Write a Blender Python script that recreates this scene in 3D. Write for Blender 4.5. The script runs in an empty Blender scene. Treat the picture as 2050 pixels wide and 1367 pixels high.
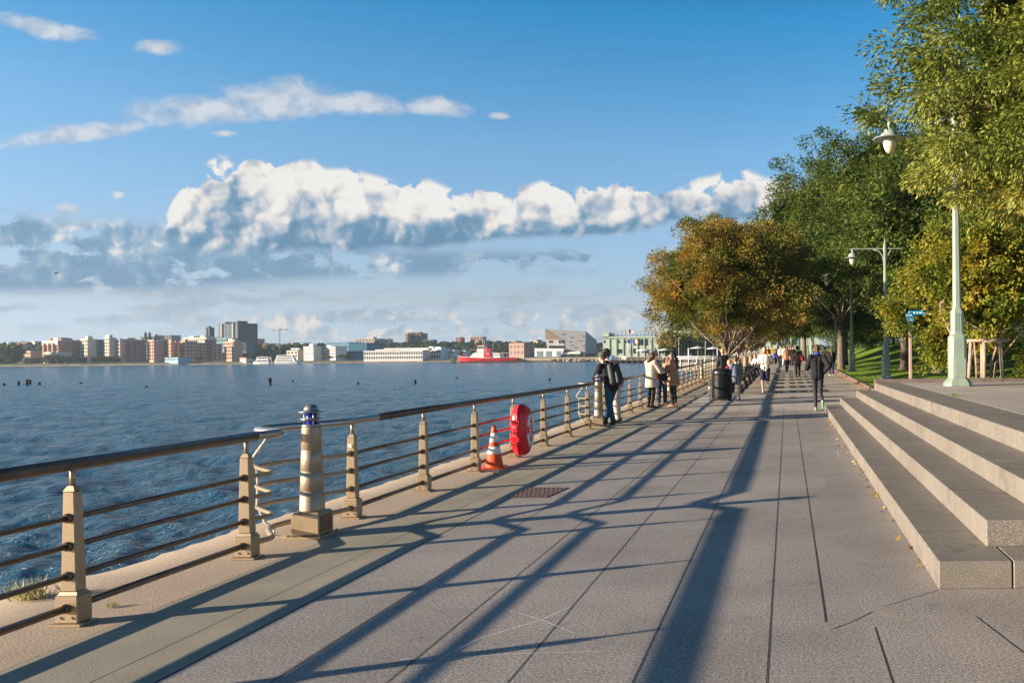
import bpy, math, random
import numpy as np
from mathutils import Vector, Matrix, noise as mnoise
random.seed(7); rng = np.random.default_rng(7)
PI = math.pi
S = bpy.context.scene; COL = S.collection
# ---------------------------------------------------------------- survey of the place (metres; eye at 0,0,1.62 looking along the quay)
F, H, PX, PY, TH = 1700.0, 1.62, 1576.5, 708.0, 0.0105
WZ = -1.6                                   # water level
def ray(px, py):
    u = px - PX; v = PY - py
    return u*math.cos(TH) + v*math.sin(TH), -u*math.sin(TH) + v*math.cos(TH)
def at(px, py, Y):
    u, v = ray(px, py); return Vector((u*Y/F, Y, H + v*Y/F))
def g(Y): return max(0.0, (Y-25)*0.010)
def gnd(px, py, z=None):
    u, v = ray(px, py); Y = 30
    for _ in range(20): Y = (H - (g(Y) if z is None else z))*F/(-v)
    return Vector((u*Y/F, Y, g(Y) if z is None else z))
# ---------------------------------------------------------------- node expression helper
class E:
    def __init__(s, nt, k): s.nt = nt; s.k = k
    def _m(s, op, *a, clamp=False):
        n = s.nt.nodes.new('ShaderNodeMath'); n.operation = op; n.use_clamp = clamp
        for i, x in enumerate((s,)+a):
            if isinstance(x, E): s.nt.links.new(x.k, n.inputs[i])
            else: n.inputs[i].default_value = float(x)
        return E(s.nt, n.outputs[0])
    def __add__(s, o): return s._m('ADD', o)
    __radd__ = __add__
    def __sub__(s, o): return s._m('SUBTRACT', o)
    def __rsub__(s, o): return (s*-1.0) + o
    def __mul__(s, o): return s._m('MULTIPLY', o)
    __rmul__ = __mul__
    def __truediv__(s, o): return s._m('DIVIDE', o)
    def mx(s, o): return s._m('MAXIMUM', o)
    def mn(s, o): return s._m('MINIMUM', o)
    def pw(s, o): return s._m('POWER', o)
    def ab(s): return s._m('ABSOLUTE')
    def cl(s): return s._m('ADD', 0.0, clamp=True)
    def ss(s, a, b):
        n = s.nt.nodes.new('ShaderNodeMapRange'); n.interpolation_type = 'SMOOTHSTEP'
        s.nt.links.new(s.k, n.inputs[0])
        for i, x in ((1, a), (2, b)):
            if isinstance(x, E): s.nt.links.new(x.k, n.inputs[i])
            else: n.inputs[i].default_value = x
        return E(s.nt, n.outputs[0])
    def ramp(s, stops):
        n = s.nt.nodes.new('ShaderNodeValToRGB'); s.nt.links.new(s.k, n.inputs[0]); cr = n.color_ramp
        while len(cr.elements) < len(stops): cr.elements.new(0.5)
        for e, (p, c) in zip(cr.elements, stops):
            e.position = p; e.color = (c[0], c[1], c[2], 1) if hasattr(c, '__len__') else (c, c, c, 1)
        return E(s.nt, n.outputs[0])
def lk(nt, a, b): nt.links.new(a.k if isinstance(a, E) else a, b)
def comb(nt, x, y, z=0.0):
    n = nt.nodes.new('ShaderNodeCombineXYZ')
    for i, q in enumerate((x, y, z)):
        if isinstance(q, E): lk(nt, q, n.inputs[i])
        else: n.inputs[i].default_value = q
    return E(nt, n.outputs[0])
def nz(nt, vec, scale, detail=4, rough=0.55, dist=0.0, dim='3D'):
    n = nt.nodes.new('ShaderNodeTexNoise'); n.noise_dimensions = dim; lk(nt, vec, n.inputs['Vector'])
    n.inputs['Scale'].default_value = scale; n.inputs['Detail'].default_value = detail
    n.inputs['Roughness'].default_value = rough; n.inputs['Distortion'].default_value = dist
    return E(nt, n.outputs[0])
def vor(nt, vec, scale, smooth=0.4, feature='SMOOTH_F1'):
    n = nt.nodes.new('ShaderNodeTexVoronoi'); n.feature = feature; n.voronoi_dimensions = '2D' if smooth > .39 else '3D'; lk(nt, vec, n.inputs['Vector'])
    n.inputs['Scale'].default_value = scale
    if feature == 'SMOOTH_F1': n.inputs['Smoothness'].default_value = smooth
    return E(nt, n.outputs['Distance'])
def mixc(nt, fac, a, b):
    n = nt.nodes.new('ShaderNodeMix'); n.data_type = 'RGBA'
    for s_, x in ((n.inputs[0], fac), (n.inputs[6], a), (n.inputs[7], b)):
        if isinstance(x, E): lk(nt, x, s_)
        elif hasattr(x, '__len__'): s_.default_value = (x[0], x[1], x[2], 1)
        else: s_.default_value = x
    return E(nt, n.outputs[2])
MATS = {}
def newmat(name):
    m = bpy.data.materials.new(name); m.use_nodes = True; nt = m.node_tree
    return m, nt, nt.nodes['Principled BSDF']
def geo(nt): return E(nt, nt.nodes.new('ShaderNodeNewGeometry').outputs['Position'])
def objc(nt): return E(nt, nt.nodes.new('ShaderNodeTexCoord').outputs['Object'])
def bump(nt, b, h, dist=0.01, strength=1.0):
    n = nt.nodes.new('ShaderNodeBump'); n.inputs['Distance'].default_value = dist
    n.inputs['Strength'].default_value = strength; lk(nt, h, n.inputs['Height']); lk(nt, n.outputs[0], b.inputs['Normal'])
def M(name, c=(.5, .5, .5), r=.6, metal=0.0, var=.12, scale=6.0, bmp=0.0, bscale=40.0, spec=.5, c2=None, world=False):
    if name in MATS: return MATS[name]
    m, nt, b = newmat(name)
    b.inputs['Roughness'].default_value = r; b.inputs['Metallic'].default_value = metal
    b.inputs['Specular IOR Level'].default_value = spec
    v = geo(nt) if world else objc(nt)
    n = nz(nt, v, scale, 5, .6).ss(.3, .7)
    lo = c2 if c2 else tuple(x*(1-var) for x in c); hi = tuple(min(1, x*(1+var)) for x in c) if not c2 else c
    lk(nt, mixc(nt, n, lo, hi), b.inputs['Base Color'])
    if bmp: bump(nt, b, nz(nt, v, bscale, 4), bmp)
    MATS[name] = m; return m
# ---------------------------------------------------------------- mesh builder
class MB:
    def __init__(s): s.v = []; s.f = []; s.sm = []
    def add(s, vs, fs, smooth=False):
        o = len(s.v); s.v += [tuple(p) for p in vs]; s.f += [tuple(i+o for i in q) for q in fs]; s.sm += [smooth]*len(fs); return s
    def box(s, c, d, rz=0.0, top=None, bev=0.0):
        x, y, z = d[0]/2, d[1]/2, d[2]/2; t = top or (1, 1)
        if bev:
            b = bev; rings = []
            for (sx, zz) in ((-b, -z), (0, -z+b), (0, z-b), (-b, z)):
                k = (t[0], t[1]) if zz > 0 else (1, 1)
                X, Y = x*k[0]+sx, y*k[1]+sx
                rings.append([(X-b, -Y, zz), (X, -Y+b, zz), (X, Y-b, zz), (X-b, Y, zz), (-X+b, Y, zz), (-X, Y-b, zz), (-X, -Y+b, zz), (-X+b, -Y, zz)])
            vs = [p for r_ in rings for p in r_]; fs = []
            for i in range(3):
                for j in range(8): a = i*8+j; e = i*8+(j+1) % 8; fs.append((a, e, e+8, a+8))
            fs.append(tuple(range(7, -1, -1))); fs.append(tuple(range(24, 32)))
        else:
            vs = [(-x, -y, -z), (x, -y, -z), (x, y, -z), (-x, y, -z), (-x*t[0], -y*t[1], z), (x*t[0], -y*t[1], z), (x*t[0], y*t[1], z), (-x*t[0], y*t[1], z)]
            fs = [(3, 2, 1, 0), (4, 5, 6, 7), (0, 1, 5, 4), (1, 2, 6, 5), (2, 3, 7, 6), (3, 0, 4, 7)]
        cs, sn = math.cos(rz), math.sin(rz)
        return s.add([(c[0]+p[0]*cs-p[1]*sn, c[1]+p[0]*sn+p[1]*cs, c[2]+p[2]) for p in vs], fs)
    def tube(s, pts, r, n=8, cap=True, smooth=True):
        pts = [Vector(p) for p in pts]; m = len(pts); rs = r if hasattr(r, '__len__') else [r]*m
        t0 = (pts[1]-pts[0]).normalized(); up = Vector((0, 0, 1)) if abs(t0.z) < .9 else Vector((1, 0, 0))
        a = t0.cross(up).normalized(); vs = []
        for i, p in enumerate(pts):
            t = ((pts[min(i+1, m-1)]-pts[max(i-1, 0)])).normalized()
            a = (a - t*a.dot(t)).normalized(); b = t.cross(a)
            for j in range(n):
                w = 2*PI*j/n; vs.append(p + (a*math.cos(w)+b*math.sin(w))*rs[i])
        fs = [(i*n+j, i*n+(j+1) % n, (i+1)*n+(j+1) % n, (i+1)*n+j) for i in range(m-1) for j in range(n)]
        s.add(vs, fs, smooth)
        if cap: o = len(s.v)-m*n; s.f += [tuple(o+j for j in range(n-1, -1, -1)), tuple(o+(m-1)*n+j for j in range(n))]; s.sm += [False]*2
        return s
    def lathe(s, prof, n=20, c=(0, 0, 0), smooth=True, sx=1, sy=1):
        vs = [(c[0]+r*math.cos(2*PI*j/n)*sx, c[1]+r*math.sin(2*PI*j/n)*sy, c[2]+z) for r, z in prof for j in range(n)]
        m = len(prof); fs = [(i*n+j, i*n+(j+1) % n, (i+1)*n+(j+1) % n, (i+1)*n+j) for i in range(m-1) for j in range(n)]
        s.add(vs, fs, smooth); o = len(s.v)-m*n
        s.f += [tuple(o+j for j in range(n-1, -1, -1)), tuple(o+(m-1)*n+j for j in range(n))]; s.sm += [False]*2
        return s
    def ball(s, c, r, n=10, rot=None):
        r = r if hasattr(r, '__len__') else (r, r, r); k = n//2+1; vs = []; fs = []
        R = Matrix.Rotation(rot[1], 3, rot[0]) if rot else None
        for i in range(k+1):
            th = PI*i/k
            for j in range(n):
                w = 2*PI*j/n; p = Vector((r[0]*math.sin(th)*math.cos(w), r[1]*math.sin(th)*math.sin(w), -r[2]*math.cos(th)))
                if R: p = R @ p
                vs.append((c[0]+p[0], c[1]+p[1], c[2]+p[2]))
        for i in range(k):
            for j in range(n): fs.append((i*n+j, i*n+(j+1) % n, (i+1)*n+(j+1) % n, (i+1)*n+j))
        return s.add(vs, fs, True)
    def cap(s, a, b, ra, rb, n=10):           # tapered capsule
        a, b = Vector(a), Vector(b); d = (b-a); L = d.length
        if L < 1e-5: return s.ball(a, ra, n)
        d /= L; pts = []; rs = []
        for w in (85, 60, 30): pts.append(a-d*ra*math.sin(math.radians(w))); rs.append(ra*math.cos(math.radians(w)))
        pts += [a, b]; rs += [ra, rb]
        for w in (30, 60, 85): pts.append(b+d*rb*math.sin(math.radians(w))); rs.append(rb*math.cos(math.radians(w)))
        return s.tube(pts, rs, n)
    def prism(s, poly, y0, y1, axis='y'):     # polygon (x,z) extruded along y (or (y,z) along x, (x,y) along z)
        n = len(poly); mk = {'y': lambda p, t: (p[0], t, p[1]), 'x': lambda p, t: (t, p[0], p[1]), 'z': lambda p, t: (p[0], p[1], t)}[axis]
        vs = [mk(p, y0) for p in poly]+[mk(p, y1) for p in poly]
        return s.add(vs, [tuple(range(n)), tuple(range(2*n-1, n-1, -1))]+[(i, i+n, (i+1) % n+n, (i+1) % n) for i in range(n)])
    def grid(s, xs, ys, zf):
        vs = [(x, y, zf(x, y)) for y in ys for x in xs]; n = len(xs)
        return s.add(vs, [(j*n+i, j*n+i+1, (j+1)*n+i+1, (j+1)*n+i) for j in range(len(ys)-1) for i in range(n-1)], True)
    def mesh(s, name):
        me = bpy.data.meshes.new(name); me.from_pydata(s.v, [], s.f)
        me.polygons.foreach_set('use_smooth', s.sm)
        import bmesh
        b = bmesh.new(); b.from_mesh(me); bmesh.ops.recalc_face_normals(b, faces=b.faces); b.to_mesh(me); b.free()
        return me
    def obj(s, name, mat, parent=None, loc=None):
        return link(name, s.mesh(name), mat, parent, loc)
def link(name, me, mat, parent=None, loc=None):
    o = bpy.data.objects.new(name, me); COL.objects.link(o)
    if mat is not None and me is not None and not me.materials: me.materials.append(mat)
    if parent is not None: o.parent = parent
    if loc is not None: o.location = loc
    return o
def tag(o, label, cat, group=None):
    o['label'] = label; o['category'] = cat
    if group: o['group'] = group
    return o
def thing(name, label, cat, loc=(0, 0, 0), rz=0.0, group=None):
    o = bpy.data.objects.new(name, None); COL.objects.link(o); o.location = loc; o.rotation_euler = (0, 0, rz)
    return tag(o, label, cat, group)
def struct(o): o['kind'] = 'structure'; return o
def stuff(o): o['kind'] = 'stuff'; return o
def dup(root, loc, rz=None, label=None, group=None, sc=None):
    kids = {}
    for o in list(COL.objects):
        if o.parent: kids.setdefault(o.parent.name, []).append(o)
    def cp(o, par):
        c = o.copy(); COL.objects.link(c)
        if par is not None: c.parent = par
        for k in kids.get(o.name, []): cp(k, c)
        return c
    r = cp(root, None); r.location = loc
    if rz is not None: r.rotation_euler = (0, 0, rz)
    if label: r['label'] = label
    if group: r['group'] = group
    if sc: r.scale = (sc, sc, sc)
    return r
def qmesh(name, V, Q, smooth=False):          # V (n,3), Q (m,4) numpy
    me = bpy.data.meshes.new(name); n = len(Q)
    me.vertices.add(len(V)); me.vertices.foreach_set('co', np.asarray(V, np.float32).ravel())
    me.loops.add(n*4); me.loops.foreach_set('vertex_index', np.asarray(Q, np.int32).ravel())
    me.polygons.add(n); me.polygons.foreach_set('loop_start', np.arange(0, n*4, 4, dtype=np.int32))
    try: me.polygons.foreach_set('loop_total', np.full(n, 4, np.int32))
    except Exception: pass
    me.update(calc_edges=True)
    if smooth: me.polygons.foreach_set('use_smooth', np.ones(n, bool))
    return me
def norm(a): return a/np.maximum(np.linalg.norm(a, axis=1, keepdims=True), 1e-6)
def leafmesh(name, P, D, L, W):
    n = len(P); D = norm(D); R = norm(np.cross(D, norm(rng.normal(size=(n, 3))))); L = np.asarray(L).reshape(-1, 1)*np.ones((n, 1)); W = np.asarray(W).reshape(-1, 1)*np.ones((n, 1))
    Nn = np.cross(D, R)
    V = np.stack([P, P+D*L*.45+R*W*.5+Nn*W*.25, P+D*L, P+D*L*.45-R*W*.5+Nn*W*.25], 1).reshape(-1, 3)
    return qmesh(name, V, np.arange(n*4).reshape(-1, 4))
# ---------------------------------------------------------------- camera
cam = bpy.data.cameras.new('camera'); co = bpy.data.objects.new('camera', cam); COL.objects.link(co); S.camera = co
c_, s_ = math.cos(TH), math.sin(TH)
co.matrix_world = Matrix(((c_, s_, 0, 0), (0, 0, -1, 0), (-s_, c_, 0, H), (0, 0, 0, 1)))
cam.sensor_width = 36; cam.lens = F/2050*36; cam.shift_x = -(PX-1025)/2050; cam.shift_y = (PY-683.5)/2050
cam.clip_start = .1; cam.clip_end = 20000
S.view_settings.view_transform = 'Standard'; S.view_settings.look = 'None'; S.view_settings.exposure = 1.16; S.view_settings.gamma = 1
S.view_settings.use_curve_mapping = False
HAZE = .00017
SKYS = .0805; CLS = .392
def n2(nt, v, sc, de=4, ro=.55): return nz(nt, v, sc, de, ro, 0.0, '2D')
# ---------------------------------------------------------------- light and sky
SUN_EL = math.radians(13.5); SH = Vector((4.2, 1.69, 0)).normalized()     # shadows fall right and away
sun = bpy.data.lights.new('sun', 'SUN'); sun.energy = 5.0; sun.angle = math.radians(.5); sun.color = (1, .83, .62)
so = bpy.data.objects.new('sun', sun); COL.objects.link(so)
d = Vector((SH.x*math.cos(SUN_EL), SH.y*math.cos(SUN_EL), -math.sin(SUN_EL)))
so.rotation_euler = d.to_track_quat('-Z', 'Y').to_euler()
w = bpy.data.worlds.new('World'); S.world = w; w.use_nodes = True; nt = w.node_tree
for n in list(nt.nodes): nt.nodes.remove(n)
sky = nt.nodes.new('ShaderNodeTexSky'); sky.sky_type = 'NISHITA'; sky.sun_disc = False
sky.sun_elevation = SUN_EL; sky.sun_rotation = math.atan2(-SH.x, -SH.y)
sky.altitude = 0; sky.air_density = 1.15; sky.dust_density = 0.35; sky.ozone_density = 3.2
bg = nt.nodes.new('ShaderNodeBackground'); bg.inputs[1].default_value = SKYS
hsv = nt.nodes.new('ShaderNodeHueSaturation'); hsv.inputs['Value'].default_value = 4/1.5
tc = nt.nodes.new('ShaderNodeTexCoord'); sp = nt.nodes.new('ShaderNodeSeparateXYZ'); lk(nt, tc.outputs['Generated'], sp.inputs[0])
dx, dy, dz = (E(nt, sp.outputs[i]) for i in range(3))
tint = (dz.mx(0.0)/.5).cl().ramp([(0.0, (.28, .41, .85)), (.127, (.325, .32, .44)), (.30, (.34, .36, .43)), (.46, (.30, .385, .44)), (.74, (.09, .34, .44)), (.86, (.06, .22, .30)), (1, (.035, .12, .18))])
mu = nt.nodes.new('ShaderNodeMix'); mu.data_type = 'RGBA'; mu.blend_type = 'MULTIPLY'; mu.inputs[0].default_value = 1
lk(nt, sky.outputs[0], mu.inputs[6]); lk(nt, tint, mu.inputs[7]); lk(nt, mu.outputs[2], hsv.inputs['Color']); lk(nt, hsv.outputs[0], bg.inputs[0])
dyy = dy.mx(.05)
x = dx/dyy*1.7 + PX/1000; y = dz/dyy*-1.7 + PY/1000          # bearing / height of the view direction, thousandths
def q(px, py):
    u, v = ray(px, py); return (PX+u)/1000, (PY-v)/1000
vec = comb(nt, x, y)
wn1 = n2(nt, vec, 9, 6, .6); wn2 = n2(nt, comb(nt, x+3.7, y+1.1), 9, 6, .6)
wx = x + (wn1-.5)*.06; wy = y + (wn2-.5)*.045
lump = n2(nt, comb(nt, wx, wy), 11, 7, .58)
def curve(pts, lo=0.0, hi=1.7, xx=None):
    P_ = [q(*p) for p in pts]
    return (xx if xx is not None else x).__sub__(lo).__truediv__(hi-lo).ramp([((a-lo)/(hi-lo), b) for a, b in P_])
def lay(col, alpha, base, abase):           # over operator, returns new colour, alpha
    return mixc(nt, alpha, base, col), abase + alpha - abase*alpha
# billows : smooth cells at 3 sizes
def billow(xx, yy):
    a = vor(nt, comb(nt, xx, yy), 11, .5); b = vor(nt, comb(nt, xx+.3, yy+.7), 24, .45); c = vor(nt, comb(nt, xx+.9, yy), 55, .4)
    return 1-(a*.95 + b*.42 + c*.2)
b0 = billow(wx, wy); b1 = billow(wx-.014, wy-.011)
relief = (b0-b1)                            # >0 shaded side, <0 lit side
fine = n2(nt, comb(nt, wx, wy), 30, 6, .62)
# cumulus
top = curve([(322, 478), (345, 425), (375, 388), (405, 352), (440, 338), (500, 343), (560, 346), (630, 346), (650, 362), (700, 362), (760, 378), (800, 392), (860, 384), (900, 402), (960, 396), (1030, 402), (1095, 384), (1150, 396), (1195, 377), (1225, 380), (1290, 388), (1360, 386), (1420, 378), (1490, 362), (1530, 380), (1640, 400)])
bot = curve([(322, 480), (380, 503), (480, 512), (700, 508), (860, 502), (990, 488), (1100, 482), (1250, 478), (1320, 455), (1400, 445), (1640, 450)])
topw = top + (b0*-1+.36)*.085 + (fine-.5)*.055 - .022
topw = topw.mx(top-.030)
a1 = (y-topw).ss(-.004, .013)*(bot+(lump-.5)*.03-y).ss(-.004, .016)*x.ss(.318, .345)
hh = ((bot-y)/(bot-top)).cl()
lit = (hh*1.05 + .02 + relief*-1.7 + (b0-.40)*.6 + (lump-.5)*.45 + (fine-.5)*.22 )
col1 = lit.ramp([(.0, (.17, .33, .50)), (.24, (.25, .42, .58)), (.42, (.46, .56, .68)), (.60, (.66, .70, .75)), (.80, (.93, .90, .87)), (1.0, (1.0, .985, .95))])
# --- broken grey-blue band beneath
band = n2(nt, comb(nt, wx*1.0+.35, wy*2.6), 5.2, 7, .6)
ev = (y-curve([(0, 415), (130, 430), (250, 430), (330, 440), (420, 480), (1000, 492), (1300, 485), (1600, 500)])).ss(-.01, .03)*(curve([(0, 590), (300, 588), (560, 570), (700, 560), (900, 560), (1100, 548), (1300, 545), (1600, 545)])-y).ss(-.012, .022)
thr = x.ramp([(0.0, .325), (.25, .34), (.45, .325), (.8, .345), (1.0, .46)])
a2 = ev*(band-thr+ (b0-.5)*.16).ss(-.01, .09)*.9
lit2 = (relief*-1.6 + (fine-.5)*.5 + (lump-.5)*2.1 + (b0-.40)*1.2 + .40 + (.475-y)*4.2)
col2 = lit2.ramp([(.0, (.19, .36, .54)), (.35, (.27, .45, .62)), (.60, (.46, .59, .71)), (.80, (.78, .82, .85)), (1.0, (.97, .95, .91))])
# --- thin streaks
st = n2(nt, comb(nt, wx, wy*7), 4.0, 6, .55)
a3 = (st-.47).ss(0, .14)*(y-.555).ss(0, .02)*(.66-y).ss(0, .03)*.55
col3 = (relief*-2+.5+(fine-.5)).ramp([(0, (.28, .42, .52)), (1, (.62, .64, .66))])
# --- pale puffs above the horizon
hp = n2(nt, comb(nt, wx+2.2, wy*1.9), 11, 6, .6)
a4 = (hp+(b0-.4)*.16-.47).ss(0, .05)*(y-.600).ss(0, .03)*(.705-y).ss(0, .03)*(x-.25).ss(0, .3)*.85
col4 = (relief*-2.6+.62+(.65-y)*4).ramp([(0, (.42, .54, .64)), (.5, (.66, .70, .73)), (1, (.98, .92, .84))])
# --- high thin clouds
def spot(px, py, rx, ry, tilt=0.0):
    cx, cy = q(px, py); u = (x-cx)/rx + (wn1-.5)*.7; v = (y-cy-(x-cx)*tilt)/ry + (wn2-.5)*1.0
    return 1-(u*u+v*v)
wisp = None
for s in ((85, 56, .125, .024, .22), (316, 97, .055, .020, .0), (140, 270, .20, .024, -.13), (420, 222, .20, .040, -.02), (570, 198, .16, .048, .03), (720, 207, .12, .030, .12),
          (880, 214, .085, .026, .10), (1000, 232, .025, .010, .1), (236, 391, .017, .009, 0), (135, 420, .03, .016, 0), (450, 268, .03, .008, 0), (-60, 320, .05, .02, -.2)):
    e = spot(*s).mx(-1.0)
    wisp = e if wisp is None else wisp.mx(e)
wf = n2(nt, comb(nt, wx*1.0, wy*2.0), 16, 7, .62)
a5 = (wisp+(wf-.5)*1.1).ss(-.02, 1.05)*.82
col5 = ((wf-.5)*1.6+wisp*.55+.25 + relief*-1.2).ramp([(0, (.42, .53, .68)), (.5, (.62, .68, .77)), (1, (.84, .86, .89))])
low = (y-.60).ss(-.12, .10)
c, a = col5, a5
c, a = lay(col3, a3, c, a); c, a = lay(col4, a4, c, a); c, a = lay(col2, a2, c, a); c, a = lay(col1, a1, c, a)
front = dy.ss(.02, .25)
fr2 = nz(nt, E(nt, tc.outputs['Generated']), 3, 6).ss(.55, .75)*dz.ss(0, .1)*.6   # loose cloud elsewhere in the sky
a = a*front + fr2*(1-front)
bgc = nt.nodes.new('ShaderNodeBackground'); bgc.inputs[1].default_value = CLS; lk(nt, c, bgc.inputs[0])
mx = nt.nodes.new('ShaderNodeMixShader'); lk(nt, a, mx.inputs[0]); lk(nt, bg.outputs[0], mx.inputs[1]); lk(nt, bgc.outputs[0], mx.inputs[2])
wo = nt.nodes.new('ShaderNodeOutputWorld'); lk(nt, mx.outputs[0], wo.inputs[0])
w.cycles.sampling_method = 'MANUAL'; w.cycles.sample_map_resolution = 256
# ---------------------------------------------------------------- water
def water():
    # swell as real relief on a mesh whose rows spread out with distance
    ys = 3.2*np.exp(np.linspace(0, math.log(1500/3.2), 620)); us = np.linspace(-1.5, .72, 640)
    Yg, Ug = np.meshgrid(ys, us, indexing='ij'); Xg = Ug*(Yg+6)
    Z = np.zeros_like(Xg); r_ = np.random.default_rng(3)
    sp = np.gradient(ys)[:, None]*np.ones_like(Xg)
    for i in range(90):
        lam = .35*(26**(r_.random()**1.5)); th = math.radians(35+r_.normal()*38); k = 2*PI/lam
        a = .0125*lam**.80*(.5+r_.random()); ph = r_.random()*6.28
        q = np.sin(k*(Xg*math.cos(th)+Yg*math.sin(th))+ph + .6*np.sin(.13*Xg+.21*Yg+i))
        Z += a*.5*(1-2*np.abs(q)**1.0*.5 - .2 + .5*q)*np.clip((lam/sp-2)/4, 0, 1)
    Z -= Z.mean(axis=1, keepdims=True)
    Z *= np.clip((Yg-3)/4, .3, 1)
    V = np.stack([Xg, Yg, WZ+Z], 2).reshape(-1, 3); n, m = len(ys), len(us)
    I = np.arange((n-1)*m).reshape(n-1, m)[:, :-1].ravel()
    me = qmesh('water', V, np.stack([I, I+1, I+m+1, I+m], 1), True)
    mt, nt, b = newmat('river'); v = geo(nt)
    b.inputs['Base Color'].default_value = (.024, .125, .225, 1); b.inputs['Roughness'].default_value = .16; b.inputs['IOR'].default_value = 1.33
    mp = nt.nodes.new('ShaderNodeMapping'); lk(nt, v, mp.inputs[0]); mp.inputs['Rotation'].default_value = (0, 0, math.radians(-35)); mp.inputs['Scale'].default_value = (1, .45, 1)
    h = nz(nt, mp.outputs[0], 1.4, 6, .68)*1.0 + nz(nt, mp.outputs[0], 5.0, 5, .7)*.62 + nz(nt, mp.outputs[0], .33, 4, .6)*1.8
    bump(nt, b, h, .88, 1.0)
    struct(link('water', me, mt))
water()
# ---------------------------------------------------------------- ground materials
def granite(name, c, c2, sp=.5, slabs=True):
    m, nt, b = newmat(name); v = geo(nt); b.inputs['Roughness'].default_value = .62; b.inputs['Specular IOR Level'].default_value = sp
    s1 = nz(nt, v, 150, 3, .6).ss(.42, .58); s2 = nz(nt, v, 60, 5, .8).ss(.43, .57); s3 = nz(nt, v, .8, 5, .6).ss(.3, .75)
    base = mixc(nt, s1*.4+s2*.6, c2, c); dirt = mixc(nt, s3*.34, base, tuple(x*.62 for x in c2))
    if slabs:
        sp_ = nt.nodes.new('ShaderNodeSeparateXYZ'); lk(nt, v, sp_.inputs[0]); lx = ((E(nt, sp_.outputs[0])+3.22)/.612)._m('FLOOR'); ly = ((E(nt, sp_.outputs[1])-4.3)/1.9+lx*.37)._m('FLOOR')
        wn = nt.nodes.new('ShaderNodeTexWhiteNoise'); wn.noise_dimensions = '2D'; lk(nt, comb(nt, lx, ly), wn.inputs['Vector']); dirt = mixc(nt, E(nt, wn.outputs['Value'])*.20, dirt, c2)
        gum = vor(nt, v, 3.1, .1, 'F1').ss(.020, .028); dirt = mixc(nt, (1-gum)*.55, dirt, (.06, .05, .045)); st = nz(nt, v, 2.6, 6, .7).ss(.60, .66); dirt = mixc(nt, st*.28, dirt, (.09, .075, .065))
    lk(nt, dirt, b.inputs['Base Color']); bump(nt, b, s1*.6+s2*.5, .0007, .6); return m
GR = granite('flamed granite paving', (.68, .60, .535), (.13, .114, .104))
CONC = M('grey concrete strip', (.31, .28, .215), .75, var=.14, scale=1.3, bmp=.002, bscale=90, world=True)
def ledge_mat():
    m, nt, b = newmat('weathered coping'); v = geo(nt); b.inputs['Roughness'].default_value = .85
    st = nz(nt, v, 1.1, 6, .65).ss(.35, .7); pit = vor(nt, v, 6.0, .1).ss(.0, .16); fn = nz(nt, v, 60, 4, .65).ss(.3, .7); pm = nz(nt, v, .7, 3).ss(.55, .62)
    c = mixc(nt, fn, (.36, .27, .19), (.60, .48, .36)); c = mixc(nt, st*.5, c, (.34, .27, .20)); c = mixc(nt, (1-pit)*pm*.9, c, (.07, .05, .035))
    lk(nt, c, b.inputs['Base Color']); bump(nt, b, fn*.5+pit*.8+st*.5, .003, .7); return m
LEDGE = ledge_mat()
JOINT = M('dark joint', (.035, .03, .026), .95, var=.4, scale=3, world=True)
SAND = M('sanded joint', (.50, .42, .26), .95, var=.35, scale=30, world=True)
YS = [-6, 0, 3, 6, 10, 15, 20, 25]+[30+5*i for i in range(30)]
def sheet(name, x0, x1, mat, z=0.0, y0=-6, y1=175, drop=0.0):
    ys = [y0]+[y for y in YS if y0 < y < y1]+[y1]
    mb = MB().grid([x0, x1], ys, lambda x, y: g(y)+z)
    if drop: mb.add([(x0, y, g(y)+z) for y in ys]+[(x0, y, -drop) for y in ys], [(i, i+1, i+1+len(ys), i+len(ys)) for i in range(len(ys)-1)])
    return struct(mb.obj(name, mat))
sheet('paving', -3.196, 9.0, GR, 0.0, y1=24.1)
sheet('promenade', -3.196, 3.32, M('grey paving beyond', (.46, .40, .35), .7, var=.16, scale=.8, bmp=.003, bscale=60, world=True), .003, 24.1, 175)
sheet('concrete_strip', -4.14, -3.204, CONC, .002)
# coping with a chipped outer edge
mb = MB(); ys = list(np.arange(-6, 60, .12))+list(np.arange(60, 175, 1.0)); xe = []
for y in ys: xe.append(-5.30+.10*(mnoise.noise((y*.8, 0, 0)))+.05*mnoise.noise((y*4, 2, 0))-(.28*math.exp(-((y-6.05)/.35)**2)))
cols = [lambda i: -4.148, lambda i: -4.8, lambda i: xe[i]+.06, lambda i: xe[i], lambda i: xe[i]-.02, lambda i: xe[i]+.05]
zz = [0.0, .004, .0, -.035, -.35, -3.0]
vs = [(cols[k](i), y, (g(y)+zz[k]+(.012*mnoise.noise((y*5, k, 1)) if 0 < k < 4 else 0)) if k < 5 else -3.0) for i, y in enumerate(ys) for k in range(6)]
mb.add(vs, [(i*6+k, i*6+k+1, (i+1)*6+k+1, (i+1)*6+k) for i in range(len(ys)-1) for k in range(5)], True)
struct(mb.obj('coping', LEDGE))
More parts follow.
